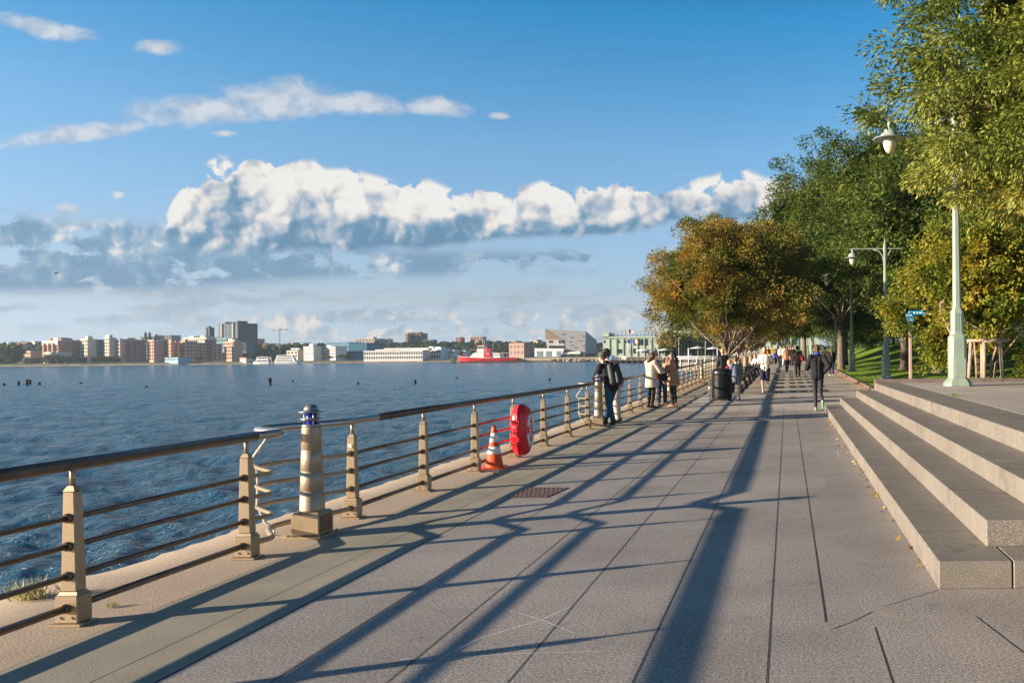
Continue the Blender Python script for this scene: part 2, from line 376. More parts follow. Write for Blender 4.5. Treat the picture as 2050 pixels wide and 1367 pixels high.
# joints laid as narrow strips 4 mm up
def strip(mb, pts, wd, z=.004):
    z = z if z > .1 else z*.25+.0008; wd = wd*.8
    for a, b in zip(pts, pts[1:]):
        a, b = Vector(a), Vector(b); n = int(max(1, (b-a).length/2.0)); t = (b-a)/n; p = Vector((-t.y, t.x)).normalized()*wd/2
        for i in range(n):
            q0, q1 = a+t*i, a+t*(i+1)
            mb.add([(q0.x-p.x, q0.y-p.y, g(q0.y)+z), (q0.x+p.x, q0.y+p.y, g(q0.y)+z), (q1.x+p.x, q1.y+p.y, g(q1.y)+z), (q1.x-p.x, q1.y-p.y, g(q1.y)+z)], [(0, 1, 2, 3)])
jm = MB(); sm_ = MB(); SE = [-3.2, -2.61, -2.02, -1.41, -.785, -.12]
for x_ in SE: strip(jm, [(x_, -5), (x_, 24.1), (x_, 120)], .0085, .005 if x_ != -3.2 else .006)
strip(jm, [(-3.53, -5), (-3.53, 60)], .010, .006)
strip(jm, [(.215, 5.12), (.215, 7.0)], .013); strip(jm, [(.215, 7.0), (.215, 24.1)], .009)
edges = SE+[.215]
for k in range(len(edges)-1):
    y_ = 4.3+[0, .75, .2, 1.1, .35, .83][k]*1.9
    while y_ < 40:
        strip(jm if (y_ > 9 and rng.random() < .8) else sm_, [(edges[k]+.012, y_), (edges[k+1]-.012, y_)], .007); y_ += 1.9
for y_ in (5.13, 4.27): strip(sm_, [(-.1, y_), (.21, y_)], .009)
strip(sm_, [(.23, 5.13), (.40, 5.11)], .008); strip(sm_, [(.23, 4.27), (.42, 4.26)], .008)
strip(jm, [(.25, 5.0), (.36, 5.11), (.52, 5.32)], .008); strip(jm, [(.60, 5.43), (1.005, 5.78)], .006); strip(sm_, [(.52, 5.33), (.62, 5.22), (.74, 5.13)], .010)
strip(jm, [(.50, 5.02), (.50, 4.1), (.49, 3.0)], .009); strip(jm, [(1.14, 5.2), (1.22, 4.75), (1.31, 4.3), (1.40, 3.7)], .011)
for y_ in (24.2, 26.1, 28, 30, 32.5, 35): strip(jm, [(.3, y_), (3.25, y_)], .01, .009)
struct(jm.obj('paving_joints', JOINT)); struct(sm_.obj('sanded_joints', SAND))
# chalk scribbles
CH = M('chalk', (.86, .82, .8), .95, var=.3, scale=60, world=True)
def chalk(lbl, pix, wd):
    m_ = MB(); P_ = [gnd(*p) for p in pix]; strip(m_, [(p.x, p.y) for p in P_], wd, .0075)
    tag(m_.obj('chalk_mark', CH), lbl, 'chalk mark')
chalk('faint chalk bracket drawn on the paving beside the lowest step', [(1675, 902), (1691, 900), (1676, 901), (1680, 915), (1702, 913)], .012)
chalk('long faint chalk lines crossing in the foreground paving', [(800, 1320), (880, 1318), (960, 1278), (1085, 1240), (1140, 1215)], .007)
chalk('thin chalk line along the foreground paving below the crossing lines', [(880, 1318), (1020, 1309), (1210, 1303)], .005)
chalk('short chalk stroke crossing the long chalk line', [(1020, 1222), (1085, 1240), (1150, 1268)], .006)
# drain cover
mb = MB(); a, b, c, d_ = gnd(1062, 976), gnd(1140, 976), gnd(1094, 996), gnd(1015, 996)
mb.add([(p.x, p.y, .0065) for p in (a, b, c, d_)], [(3, 2, 1, 0)]);
cv = tag(mb.obj('drain_cover', M('rusty iron', (.16, .10, .08), .7, var=.3, scale=50, bmp=.004, bscale=120)), 'rusty brown iron cover set flush in the paving', 'drain cover')
m2 = MB()
for i in range(9):
    for j in range(5):
        p = a.lerp(d_, (j+.5)/5).lerp(b.lerp(c, (j+.5)/5), (i+.5)/9); m2.box((p.x, p.y, .009), (.022, .05, .004))
stuff(m2.obj('stud_pattern', M('rusty iron'), cv))
# ---------------------------------------------------------------- steps and terrace
def step_mat(name, c, c2):
    m, nt, b = newmat(name); v = geo(nt); b.inputs['Roughness'].default_value = .7
    s1 = nz(nt, v, 120, 2, .5).ss(.36, .64); s2 = nz(nt, v, 1.2, 5, .6).ss(.35, .7)
    sp_ = nt.nodes.new('ShaderNodeSeparateXYZ'); lk(nt, v, sp_.inputs[0])
    run = nz(nt, comb(nt, E(nt, sp_.outputs[1])*7.0, E(nt, sp_.outputs[0])*.5, E(nt, sp_.outputs[2])*1.2), 1.0, 5, .65).ss(.50, .66)
    blot = nz(nt, v, 3.1, 6, .7).ss(.53, .56)*nz(nt, v, .9, 3).ss(.46, .56)
    cc = mixc(nt, s1, c2, c); cc = mixc(nt, s2*.3, cc, tuple(x*.6 for x in c2)); cc = mixc(nt, (run*.5).mx(blot*.8), cc, (.16, .13, .11))
    lk(nt, cc, b.inputs['Base Color']); bump(nt, b, s1, .0006, .6); return m
STM = step_mat('step granite', (.31, .275, .235), (.135, .118, .102))
RIS = [(1.018, 5.80, 0.0, .19), (1.443, 6.22, .19, .385), (1.90, 4.0, .385, .58), (2.42, 2.0, .58, .785)]
YE = 23.6
def block(mb, x0, x1, y0, y1, z0, z1, bev=.007):
    mb.box(((x0+x1)/2, (y0+y1)/2, (z0+z1)/2), (x1-x0, y1-y0, z1-z0), bev=bev)
st = thing('granite_steps', 'flight of four long granite steps rising to the terrace on the right', 'steps', (0, 0, 0))
cuts = [[5.8, 9.4, 13.2, 17, 20.4, YE], [6.22, 7.5, 11.5, 15.3, 19.2, YE], [1.0, 4.6, 8.1, 11.0, 14.6, 18.8, YE], [1.0, 3.2, 7.0, 10.9, 15.0, 19.4, YE]]
for k, (x0, y0, z0, z1) in enumerate(RIS):
    mb = MB(); x1 = x0+.62 if k < 3 else 3.1
    for a, b in zip(cuts[k], cuts[k][1:]):
        if k == 0 and a == 5.8: block(mb, x0, 1.52, a, b-.008, z0, z1)
        else: block(mb, x0, x1, a, b-.010, z0, z1)
    if k == 0: block(mb, 1.53, 4.6, 5.8, 6.6, 0, .19); 
    if k == 1: block(mb, 2.06, 5.5, 6.22, 6.9, .19, .385)
    mb.obj('step', STM, st)
TZ = .785
TER = M('terrace paving', (.42, .37, .33), .72, var=.15, scale=.7, bmp=.003, bscale=70, world=True)
mb = MB(); block(mb, 3.11, 14, 1.0, YE, .0, TZ-.004, .004); struct(mb.obj('terrace', TER))
mb = MB()
for k, (ya, yb) in enumerate(((4, 9), (9, 13), (13, 17.5), (17.5, 22))): strip(mb, [(3.113, ya), (3.113, yb)], .03, TZ+.002)
strip(mb, [(3.2, 12.6), (13, 12.9)], .012, TZ+.002); strip(mb, [(3.2, 17.9), (13, 18.2)], .012, TZ+.002); strip(mb, [(6.4, 9), (6.4, 23)], .012, TZ+.002)
struct(mb.obj('terrace_joints', M('pale mortar', (.6, .52, .4), .9, world=True)))
mb = MB(); block(mb, 2.42, 6.0, YE+.004, YE+.25, 0, TZ+.10, .012); block(mb, 6.01, 9.0, YE+.004, YE+.25, 0, TZ+.08, .012)
block(mb, 9.01, 14, YE+.004, YE+.25, 0, TZ+.08, .012)
tag(mb.obj('terrace_kerb', M('dark kerb', (.17, .13, .11), .8, var=.2, scale=4, bmp=.003, world=True)), 'low dark kerb along the back edge of the terrace', 'kerb')
# lawn kerb and lawn
def ss(a, b, t): t = min(1, max(0, (t-a)/(b-a))); return t*t*(3-2*t)
def lawn(X, Y):
    z = .06 + g(Y)*(1-ss(4, 9, X)) + .40*ss(4.2, 7.2, X)
    z += ss(55, 92, Y)*ss(5.0, 11, X)*1.9 + ss(10, 22, X)*1.6 + .05*mnoise.noise((X*.4, Y*.2, 0))*ss(4, 6, X)
    return z
mb = MB().grid([3.45]+[4+.5*i for i in range(20)]+[15+3*i for i in range(12)]+[60, 90, 140, 260, 500], [23.9]+[25+1.2*i for i in range(60)]+[100+6*i for i in range(14)]+[190, 220, 300, 450, 700, 1100], lambda x, y: lawn(x, y) if x > 3.5 else max(g(y)+.05, .05))
def lawnmat():
    m, nt, b = newmat('lawn'); v = geo(nt); b.inputs['Roughness'].default_value = .9; b.inputs['Specular IOR Level'].default_value = .2
    n1 = nz(nt, v, .9, 5, .6).ss(.3, .7); n2_ = nz(nt, v, 25, 3, .6)
    lk(nt, mixc(nt, n1, (.10, .17, .018), (.20, .29, .035)), b.inputs['Base Color']); bump(nt, b, n2_, .05, 1); return m
struct(mb.obj('lawn', lawnmat()))
mb = MB(); rb = MB()
y_ = 23.9
while y_ < 130:
    L = 1.9; z_ = g(y_+1); mb.box((3.41, y_+L/2, z_+.06), (.16, L-.02, .14), bev=.01); rb.box((3.27, y_+L/2, z_+.006), (.10, L-.03, .03)); y_ += L
k_ = tag(mb.obj('lawn_kerb', M('dark kerb')), 'narrow dark stone kerb between the promenade and the lawn', 'kerb'); rb.obj('brick_edging', M('red brick edging', (.34, .17, .10), .85, var=.25, scale=8, world=True), k_)
# inland ground, one sheet to the horizon
mb = MB().grid([3.4, 40, 200, 700, 1450], [-40, 1, 700, 1450], lambda x, y: -.45); struct(mb.obj('ground', M('inland earth', (.18, .15, .10), .95)))
P = np.stack([rng.uniform(3.5, 20, 90000), 23.9+(rng.random(90000)**1.6)*60, np.zeros(90000)], 1)
P[:, 0] = 3.5+(P[:, 0]-3.5)*rng.random(90000)
for i in range(len(P)): P[i, 2] = lawn(P[i, 0], P[i, 1])-.01
def leafmat(name, stops, trans=.35, rough=.45, spec=.35, zs=.35, cl=.5):
    if name in MATS: return MATS[name]
    m, nt, b = newmat(name); gn = nt.nodes.new('ShaderNodeNewGeometry'); r_ = E(nt, gn.outputs['Random Per Island'])
    patch = nz(nt, E(nt, gn.outputs['Position']), zs, 3, .5).ss(.32, .68)
    col = (r_*(1-cl)+patch*cl).ramp(stops); lk(nt, col, b.inputs['Base Color']); b.inputs['Roughness'].default_value = rough; b.inputs['Specular IOR Level'].default_value = spec
    tr = nt.nodes.new('ShaderNodeBsdfTranslucent'); lk(nt, col, tr.inputs[0]); ms = nt.nodes.new('ShaderNodeMixShader'); ms.inputs[0].default_value = trans
    out = [n for n in nt.nodes if n.type == 'OUTPUT_MATERIAL'][0]; lk(nt, b.outputs[0], ms.inputs[1]); lk(nt, tr.outputs[0], ms.inputs[2]); lk(nt, ms.outputs[0], out.inputs[0])
    MATS[name] = m; return m
D = np.stack([rng.normal(size=90000)*.5, rng.normal(size=90000)*.5, np.ones(90000)], 1)
stuff(link('grass', leafmesh('grass', P, D, rng.uniform(.04, .09, 90000), .012), leafmat('grass blades', [(0, (.10, .18, .015)), (.5, (.20, .31, .03)), (1, (.34, .38, .06))], .4)))
# ---------------------------------------------------------------- railing
RX = -4.42; Y1 = 5.24; SP = 1.683
BRZ = M('bronze painted steel', (.40, .30, .19), .42, .55, var=.10, scale=5, bmp=.0006, bscale=60)
DRK = M('dark bronze tube', (.16, .11, .075), .36, .6, var=.2, scale=8)
STL = M('brushed steel', (.42, .39, .36), .36, .8, var=.08, scale=12)
RED = M('plain red', (.62, .07, .03), .5, var=.15, scale=10)
rail = thing('railing', 'long bronze coloured railing along the edge of the quay', 'railing', (0, 0, 0))
RH = [.660, .487, .305, .112]; HZ = .985; bol = [7.765+i*7*SP for i in range(6)]
def post_me():
    a = MB(); a.box((0, 0, .105), (.14, .115, .17), bev=.006)
    a.box((0, 0, .197), (.125, .10, .022), top=(.82, .78))
    a.add([], []); a.box((0, 0, .515), (.104, .078, .616), top=(.72, .82), bev=.008)
    a.box((0, 0, .8385), (.072, .062, .031), top=(.5, .55))
    return a.mesh('post')
pm = post_me(); pl = MB().box((0, 0, .010), (.20, .15, .016), bev=.004).mesh('base_plate')
nk = MB().tube([(0, 0, .85), (0, 0, HZ-.02)], .016, 10).mesh('neck')
bl = MB()
for sx in (-.035, .035): bl.lathe([(.008, -.0), (.008, .006), (.004, .01)], 8, (0, 0, 0))
bt = MB()
bt.tube([(0, -.056, .055), (0, -.066, .055)], .008, 8)
btm = bt.mesh('bolt')
clm = []
for z_ in RH:
    for s in (-1, 1):
        yb = .0575 if z_ < .2 else .0393-(z_-.2)*.009
        clm.append(MB().tube([(0, s*(yb-.004), z_), (0, s*(yb+.012), z_), (0, s*(yb+.026), z_)], [.030, .030, .024], 12).mesh('rail_collar'))
NP = 66; p0 = -3
py_ = [Y1+(k)*SP for k in range(p0, NP)]
for k, y_ in enumerate(py_):
    o = link('post', pm, BRZ, rail, (RX, y_, g(y_)))
    link('base_plate', pl, BRZ, o); link('neck', nk, BRZ, o)
    if k < 18:
        for sx in (-.035, .035): link('bolt', btm, STL, o, (sx, 0, 0))
    if k < 28:
        for me in clm: link('rail_collar', me, DRK, o)
st_ = MB().box((0.0, -.049, .74), (.034, .004, .034)); sk = st_.obj('sticker', M('pale sticker', (.72, .76, .72), .5, var=.25, scale=60), None)
sk.parent = [o for o in COL.objects if o.name.startswith('post') and o.parent == rail and abs(o.location.y-(Y1+2*SP)) < .01][0]; sk.location = (.0, 0, 0)
def jog(t, amp, a=.13, b=.44):            # t 0..1 between two posts around a lamp bollard: sharp swerve out to the water, slow return
    return -amp*ss(a, b, t)*(1-ss(.47, .98, t)) + .04*ss(0, a, t)*(1-ss(a, a+.12, t))
bayrail = {}
for i, z_ in enumerate(RH):
    bayrail[i] = MB().tube([(0, .03, z_), (0, SP-.03, z_)], .0185 if i < 3 else .024, 8).mesh('rail')
curved = []
for i, z_ in enumerate(RH):
    amp = .36 if i < 3 else .24
    curved.append(MB().tube([(jog(t, amp), .03+(SP-.06)*t, z_) for t in np.linspace(0, 1, 40)], .0185 if i < 3 else .024, 8).mesh('rail'))
for k in range(len(py_)-1):
    y_ = py_[k]; isb = any(abs(b-(y_+SP/2)) < .3 for b in bol)
    for i in range(4):
        me = curved[i] if isb else bayrail[i]
        if abs(y_-(Y1+4*SP)) < .01:  # the three upper rails of this bay are coloured red
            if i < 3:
                me = me.copy(); me.materials.clear(); o = link('rail', me, RED, rail, (RX, y_, g(y_))); o['label'] = 'rail coloured red'; continue
        link('rail', me, DRK if not isb else BRZ, rail, (RX, y_, (g(y_)+g(y_+SP))/2))
def hx(y):
    for b in bol:
        t = (y-(b-SP/2))/SP
        if 0 < t < 1: return RX+jog(t, .36, .22, .45)
    return RX
segs = []; cur = -1.0
for b in bol[:4]: segs.append((cur, b-SP/2+.10, 'd')); segs.append((b-SP/2+.10, b+SP/2+.55, 's')); cur = b+SP/2+.55
segs.append((cur, 110, 'd'))
for a, b, k in segs:
    n = max(2, int((b-a)/(.04 if k == 's' else 1.7))); ys_ = [a+(b-a)*i/n for i in range(n+1)]
    o = MB().tube([(hx(y), y, g(y)+HZ) for y in ys_], .036 if k == 's' else .040, 14).obj('handrail', STL if k == 's' else M('dark handrail', (.105, .075, .058), .38, .25, var=.3, scale=9, bmp=.001, bscale=30), rail)
    if k == 's': o['label'] = 'polished steel length of handrail swerving round a bollard'
for b in bol[:3]:
    t0 = b-SP/2+SP*.43; X = lambda d: RX-.32+d
    st0 = MB().tube([(X(.02), t0, HZ-.03), (X(.035), t0, HZ-.09), (X(.02), t0-.02, .86), (X(-.05), t0-.03, .76), (X(-.10), t0-.03, .70), (X(-.05), t0, .66), (X(-.04), t0, .49), (X(-.05), t0, .31), (X(.02), t0, .15), (X(.10), t0, .10)], .012, 8)
    for z_ in RH[:3]: st0.tube([(X(-.05), t0, z_+.0), (X(.06), t0, z_-.005)], .009, 6)
    st0.obj('bracket', M('cream painted bracket', (.66, .56, .42), .4, .2), rail)
    MB().tube([(X(.10), t0, .11), (X(.10), t0, .04), (X(.14), t0+.02, .016), (X(.22), b-.12, .016), (RX, b-.10, .03)], .009, 6).obj('conduit', M('cream painted bracket'), rail)
# lighthouse bollards
def bollard(b, lbl):
    t = thing('lamp_bollard', lbl, 'bollard', (RX+.06, b, g(b)), 0, 'lighthouse shaped bollards set in the railing')
    x = MB().box((0, 0, .125), (.25, .25, .19), bev=.006); x.box((0, 0, .226), (.235, .235, .014), top=(.9, .9)); x.box((0, 0, .015), (.33, .33, .024), bev=.003)
    for sx in (-1, 1):
        for sy in (-1, 1): x.lathe([(.012, 0), (.012, .012)], 8, (sx*.145, sy*.145, .027))
    x.obj('base', BRZ, t)
    MB().box((.1265, 0, .13), (.004, .20, .15), bev=.001).obj('access_panel', DRK, t)
    pr = [(.106, .233), (.104, .25)]
    for i, z_ in enumerate((.42, .60, .79)): r_ = .104-(z_-.24)*.034; pr += [(r_, z_-.006), (r_-.004, z_-.003), (r_-.004, z_+.003), (r_, z_+.006)]
    pr += [(.080, .99), (.078, 1.0), (.060, 1.005)]
    MB().lathe(pr, 28).obj('column', M('satin bronze', (.40, .31, .22), .5, .5, var=.06, scale=7), t)
    h = MB().lathe([(.070, 1.0), (.082, 1.014), (.070, 1.022)], 24); h.lathe([(.062, 1.062), (.092, 1.068), (.092, 1.074), (.06, 1.084)], 24)
    h.lathe([(.06, 1.130), (.105, 1.134), (.105, 1.140), (.063, 1.146), (.060, 1.165), (.048, 1.187), (.028, 1.201), (.004, 1.206)], 24)
    for j in range(4): w_ = PI/4+j*PI/2; h.tube([(.058*math.cos(w_), .058*math.sin(w_), 1.0), (.058*math.cos(w_), .058*math.sin(w_), 1.145)], .006, 6)
    h.obj('lamp_head', STL, t)
    MB().lathe([(.046, 1.0), (.046, 1.14)], 18).obj('blue_lens', M('cobalt glass', (.01, .02, .35), .1, spec=.8), t)
for b, l in zip(bol, ('nearest lighthouse shaped bollard in the left foreground where the rail swerves', 'lighthouse shaped bollard behind the man in the grey beanie', 'lighthouse shaped bollard behind the women in coats', 'lighthouse shaped bollard left of the litter bin')): bollard(b, l)
# ---------------------------------------------------------------- cone
t = thing('traffic_cone', 'orange traffic cone with two white bands standing at the foot of the railing', 'cone', (gnd(990, 937).x, gnd(990, 937).y, .0), .3)
ORG = M('orange plastic', (.80, .10, .02), .38, var=.08, scale=12)
WHT = M('reflective white band', (.80, .78, .74), .5, var=.06, scale=20)
k = MB().box((0, 0, .014), (.36, .36, .024), bev=.01); k.lathe([(.135, .025), (.125, .045), (.120, .05), (.029, .615), (.025, .622), (.015, .622)], 26)
k.obj('cone_body', ORG, t)
for a, b in (((.0955, .21), (.0775, .32)), ((.0670, .385), (.0460, .515))): MB().lathe([(a[0], a[1]), (b[0], b[1])], 26).obj('white_band', WHT, t)
# life ring case on its post
yc = Y1+5*SP; t = thing('life_ring_case', 'red plastic life ring case hanging on the railing beside the cone', 'life ring case', (RX+.07, yc-.33, .47))
RP = M('red plastic', (.66, .012, .02), .25, var=.06, scale=5)
def seg(r0, r1, x0, x1, off=(0, 0)): pass
b_ = MB(); n = 40
def sup(w_, e=.75): c, s = math.cos(w_), math.sin(w_); return (abs(c)**e*(1 if c > 0 else -1), abs(s)**e*(1 if s > 0 else -1))
prof = [(.02, .10), (.03, .60), (.05, .80), (.10, .95), (.155, 1.0), (.157, 1.015), (.163, 1.015), (.165, 1.0), (.23, .97), (.27, .87), (.295, .70), (.300, .2)]
vs = []
for xx, k in prof:
    for j in range(n): c, s = sup(2*PI*j/n); vs.append((xx, c*.235*k, s*.405*k))
b_.add(vs, [(i*n+j, i*n+(j+1) % n, (i+1)*n+(j+1) % n, (i+1)*n+j) for i in range(len(prof)-1) for j in range(n)]+[tuple(range(n)), tuple(range(len(prof)*n-1, (len(prof)-1)*n-1, -1))], True)
for z_ in (.13, 0.0, -.13): b_.box((.15, -.238, z_), (.12 if z_ else .07, .03, .085), bev=.008)
b_.obj('case_shell', RP, t)
r_ = MB()
for w0 in (10, 100, 190, 280):
    pts = [(.302, math.cos(math.radians(w0+a))*.130, math.sin(math.radians(w0+a))*.245) for a in range(0, 72, 8)]; r_.tube(pts, .026, 6)
r_.obj('ring_mark', M('white print', (.8, .78, .75), .5), t)
r_ = MB()
for z_ in (.09, .045, 0, -.045, -.09): r_.box((.303, .0, z_), (.004, .10, .018))
r_.obj('text_lines', M('white print'), t)
# ---------------------------------------------------------------- foliage
BARK = M('bark', (.34, .25, .18), .9, var=.3, scale=9, bmp=.02, bscale=22)
BARKD = M('dark bark', (.16, .12, .09), .9, var=.3, scale=9, bmp=.02, bscale=22)
def crown_pts(c, r, nclump, per, cr, low=None, seed=1, flat=1.0, rough=.28, fill=.35, dens=None):
    """clumps of twigs on a lumpy ellipsoid; returns leaf roots and directions (thing-local)"""
    R = np.random.default_rng(seed); c = np.array(c, float); r = np.array(r, float)
    C = norm(R.normal(size=(nclump*2, 3)))
    rad = np.array([1+rough*2*mnoise.noise((d[0]*1.9+seed, d[1]*1.9, d[2]*1.9)) for d in C])
    t = np.where(R.random(len(C)) < fill, R.uniform(.35, .8, len(C)), R.uniform(.78, 1.0, len(C)))
    K = c + C*r*(rad*t)[:, None]
    if low is not None: K = K[K[:, 2] > low + .35*R.normal(size=len(K))]
    if dens is not None: K = K[dens(K)]
    K = K[:nclump]; n = len(K)
    q = R.normal(size=(n, per, 3)); q /= np.linalg.norm(q, axis=2, keepdims=True)
    sz = R.uniform(.6, 1.35, (n, 1, 1))
    off = q*(R.random((n, per, 1))**.45)*cr*sz*np.array([1, 1, .62*flat])
    P = (K[:, None, :]+off).reshape(-1, 3); out = norm((K-c)/r)
    D = (out[:, None, :]*.55+q*.75+R.normal(size=q.shape)*.35).reshape(-1, 3)
    inner = np.linalg.norm((P-c)/r, axis=1) < .72
    global INNER; INNER = inner; return K, P, D
def limbs(mb, root, K, n, r0, seed, fork, tip=.012, sides=7, spread=.5):
    R = random.Random(seed); idx = R.sample(range(len(K)), min(n, len(K)))
    for i in idx:
        k = Vector(K[i]); a = Vector(root); f = Vector(fork)
        m1 = f.lerp(k, .33) + Vector((R.uniform(-.2, .2), R.uniform(-.2, .2), R.uniform(.0, .35)*spread))
        m2 = f.lerp(k, .70) + Vector((R.uniform(-.25, .25), R.uniform(-.25, .25), R.uniform(0, .4)*spread))
        mb.tube([a, a.lerp(f, .6), f, m1, m2, k], [r0, r0*.9, r0*.75, r0*.5, r0*.28, tip], sides)
def tree(name, label, cat, loc, trunkr, trunkh, crown, leaf, lm, bark, n_limb=14, lr=.06, group=None, droop=.6, seed=1, low=None, nclump=200, per=90, cr=.6, trunk_lean=(0, 0), rough=.28, fill=.35, dens=None, flat=1.0, stems=None, spread=.5):
    t = thing(name, label, cat, loc, 0, group)
    K, P, D = crown_pts(crown[0], crown[1], nclump, per, cr, low, seed, flat, rough, fill, dens)
    R = np.random.default_rng(seed+50); D = D + np.array([0, 0, -droop]); n = len(P)
    bg_ = 1+INNER*1.3; link('crown', leafmesh('crown', P, D, R.uniform(.65, 1.25, n)*leaf[0]*bg_, leaf[1]*bg_**1.8), lm, t)
    mb = MB(); h = trunkh; lx, ly = trunk_lean
    if stems is None:
        pts = [(0, 0, -.3), (0, 0, .02), (lx*.1, ly*.1, .25), (lx*.4, ly*.4, h*.5), (lx, ly, h)]
        mb.tube(pts, [trunkr*1.5, trunkr*1.45, trunkr*1.08, trunkr, trunkr*.9], 14)
        limbs(mb, (lx, ly, h-.15), K, n_limb, lr, seed, (lx+.0, ly, h+.25), spread=spread)
    else:
        for (sx, sy, ex, ey, eh, rr) in stems:
            e = Vector((ex, ey, eh)); mb.tube([(sx, sy, -.1), (sx*1.2, sy*1.2, eh*.3), (sx+(ex-sx)*.6, sy+(ey-sy)*.6, eh*.65), e], [rr, rr*.85, rr*.7, rr*.5], 9)
            kk = K[np.argsort(((K-np.array(e))**2).sum(1))[:60]]; limbs(mb, e, kk, 5, rr*.5, seed+int(sx*9), e+Vector((0, 0, .1)))
    mb.obj('trunk', bark, t)
    return t
LM_OAK = leafmat('willow oak leaves', [(0, (.05, .085, .012)), (.35, (.13, .175, .025)), (.62, (.26, .28, .05)), (.88, (.40, .38, .085)), (1, (.45, .20, .04))], .22, .5, .25, .5, .45)
LM_ORG = leafmat('turning zelkova leaves', [(0, (.07, .095, .012)), (.34, (.14, .145, .02)), (.52, (.25, .21, .035)), (.76, (.37, .25, .045)), (1, (.40, .17, .03))], .26, .5, .25, .75, .68)
LM_ORG2 = leafmat('greener zelkova leaves', [(0, (.04, .07, .01)), (.45, (.09, .12, .014)), (.75, (.19, .16, .022)), (1, (.28, .15, .03))], .26, .5, .25, .6, .6)
LM_GRN = leafmat('park tree leaves', [(0, (.035, .065, .01)), (.45, (.08, .12, .018)), (.8, (.15, .19, .03)), (1, (.23, .23, .045))], .24, .5, .25, .4, .5)
LM_YEL = leafmat('yellowing broad leaves', [(0, (.08, .12, .012)), (.4, (.16, .20, .02)), (.75, (.32, .28, .03)), (1, (.42, .26, .035))], .30, .5, .25, .8, .55)
LM_DRK = leafmat('dark wood leaves', [(0, (.05, .09, .02)), (.6, (.10, .15, .03)), (1, (.20, .22, .05))], .3, .5, .2, .3, .5)
# the near willow oak, its crown hanging in from the right
x0, y0 = 8.6, 19.3
def okd(K): return ~((K[:, 0] < .5) & (K[:, 2] < 4.25)) & ~((K[:, 0] < -5.3) & (K[:, 2] < 4.6)) & ~((np.abs((K[:, 0]+x0)/(K[:, 1]+y0)-.123) < .040) & (np.abs((K[:, 2]+TZ-1.62)/(K[:, 1]+y0)-.243) < .034) & (K[:, 1]+y0 < 22))
tree('willow_oak', 'big willow oak in the upper right whose drooping crown hides the nearest lamp post', 'tree', (x0, y0, TZ-.02), .27, 3.2, ((0.1, 0, 6.7), (5.95, 5.7, 6.3)), (.13, .046), LM_OAK, BARKD, 26, .11, 'park trees', .55, 11, 2.9, 1500, 250, .54, rough=.17, fill=.3, dens=okd)
# row of zelkovas with fanned limbs
def zel(i, Y, x, label, lm, sc, seed, n=460):
    c = (0.05, 0, 4.55*sc); t = tree('zelkova', label, 'tree', (x, Y, g(Y)), .15*sc, 1.15, (c, (3.45*sc, 3.2*sc, 2.85*sc)), (.13, .042), lm, BARK, 30, .062, 'zelkovas in a row along the benches', .25, seed, 2.45, n, 190, .50, rough=.20, fill=.28, spread=1.0,
             dens=lambda K: ~((K[:, 2] < 3.7) & (np.hypot(K[:, 0], K[:, 1]) < 1.7)))
zel(0, 37.3, -2.62, 'nearest zelkova of the row, turning orange, with fanned limbs behind the litter bin', LM_ORG, 1.0, 21, 600)
for i, (Y, l, lm, s_) in enumerate(((45.5, 'second zelkova along the quay just behind the orange one', LM_ORG2, 1.05), (53.5, 'third zelkova of the row along the benches', LM_ORG2, 1.05), (61.5, 'fourth zelkova of the row along the benches', LM_GRN, 1.0),
                           (69.5, 'fifth zelkova of the row, near the crowd', LM_ORG2, 1.0), (78, 'sixth and farthest zelkova of the row, beside the crowd', LM_GRN, 1.0))):
    zel(i+1, Y, -2.65, l, lm, s_, 30+i, 300)
# tall park trees over the lawn
def park(X, Y, r, zc, label, seed, lm=LM_GRN, tr=.27, n=420, leaf=(.22, .085), per=150, low=3.2, th=3.2, cr=.80, bark=BARKD, rough=.36, n_l=18):
    z = lawn(X, Y)
    return tree('park_tree', label, 'tree', (X, Y, z), tr, th, ((0, 0, zc-z), r), leaf, lm, bark, n_l, .10, 'park trees', .35, seed, low, n, per, cr, rough=rough, fill=.35)
park(7.25, 52.5, (5.6, 5.0, 6.2), 10.1, 'tall green tree on the lawn, left of the two thick trunks behind the signpost', 41, n=620)
park(8.2, 46.5, (5.2, 4.6, 5.0), 8.4, 'thick trunked tree on the lawn just right of the blue signpost', 42, n=420)
park(3.85, 61, (6.9, 5.5, 5.2), 10.0, 'spreading green tree reaching over the promenade behind the orange zelkova', 43, n=620, low=4.6)
park(12.5, 60, (6, 5, 6.5), 10.5, 'dark tree deep in the park behind the signpost', 44, LM_DRK, n=400, leaf=(.26, .09))
park(5.7, 84, (5, 5, 4.6), 7.8, 'rounded tree above the far lamp posts', 45, LM_DRK, n=380, leaf=(.24, .08))
park(1.9, 96, (4.2, 5, 3.4), 6.4, 'bushy tree closing off the far end of the promenade', 46, LM_GRN, n=300, leaf=(.26, .09), low=2.6)
park(15, 40, (5.2, 5, 5.5), 8.5, 'dark tree behind the terrace at the right edge', 47, LM_DRK, n=420, leaf=(.2, .07), low=1.6)
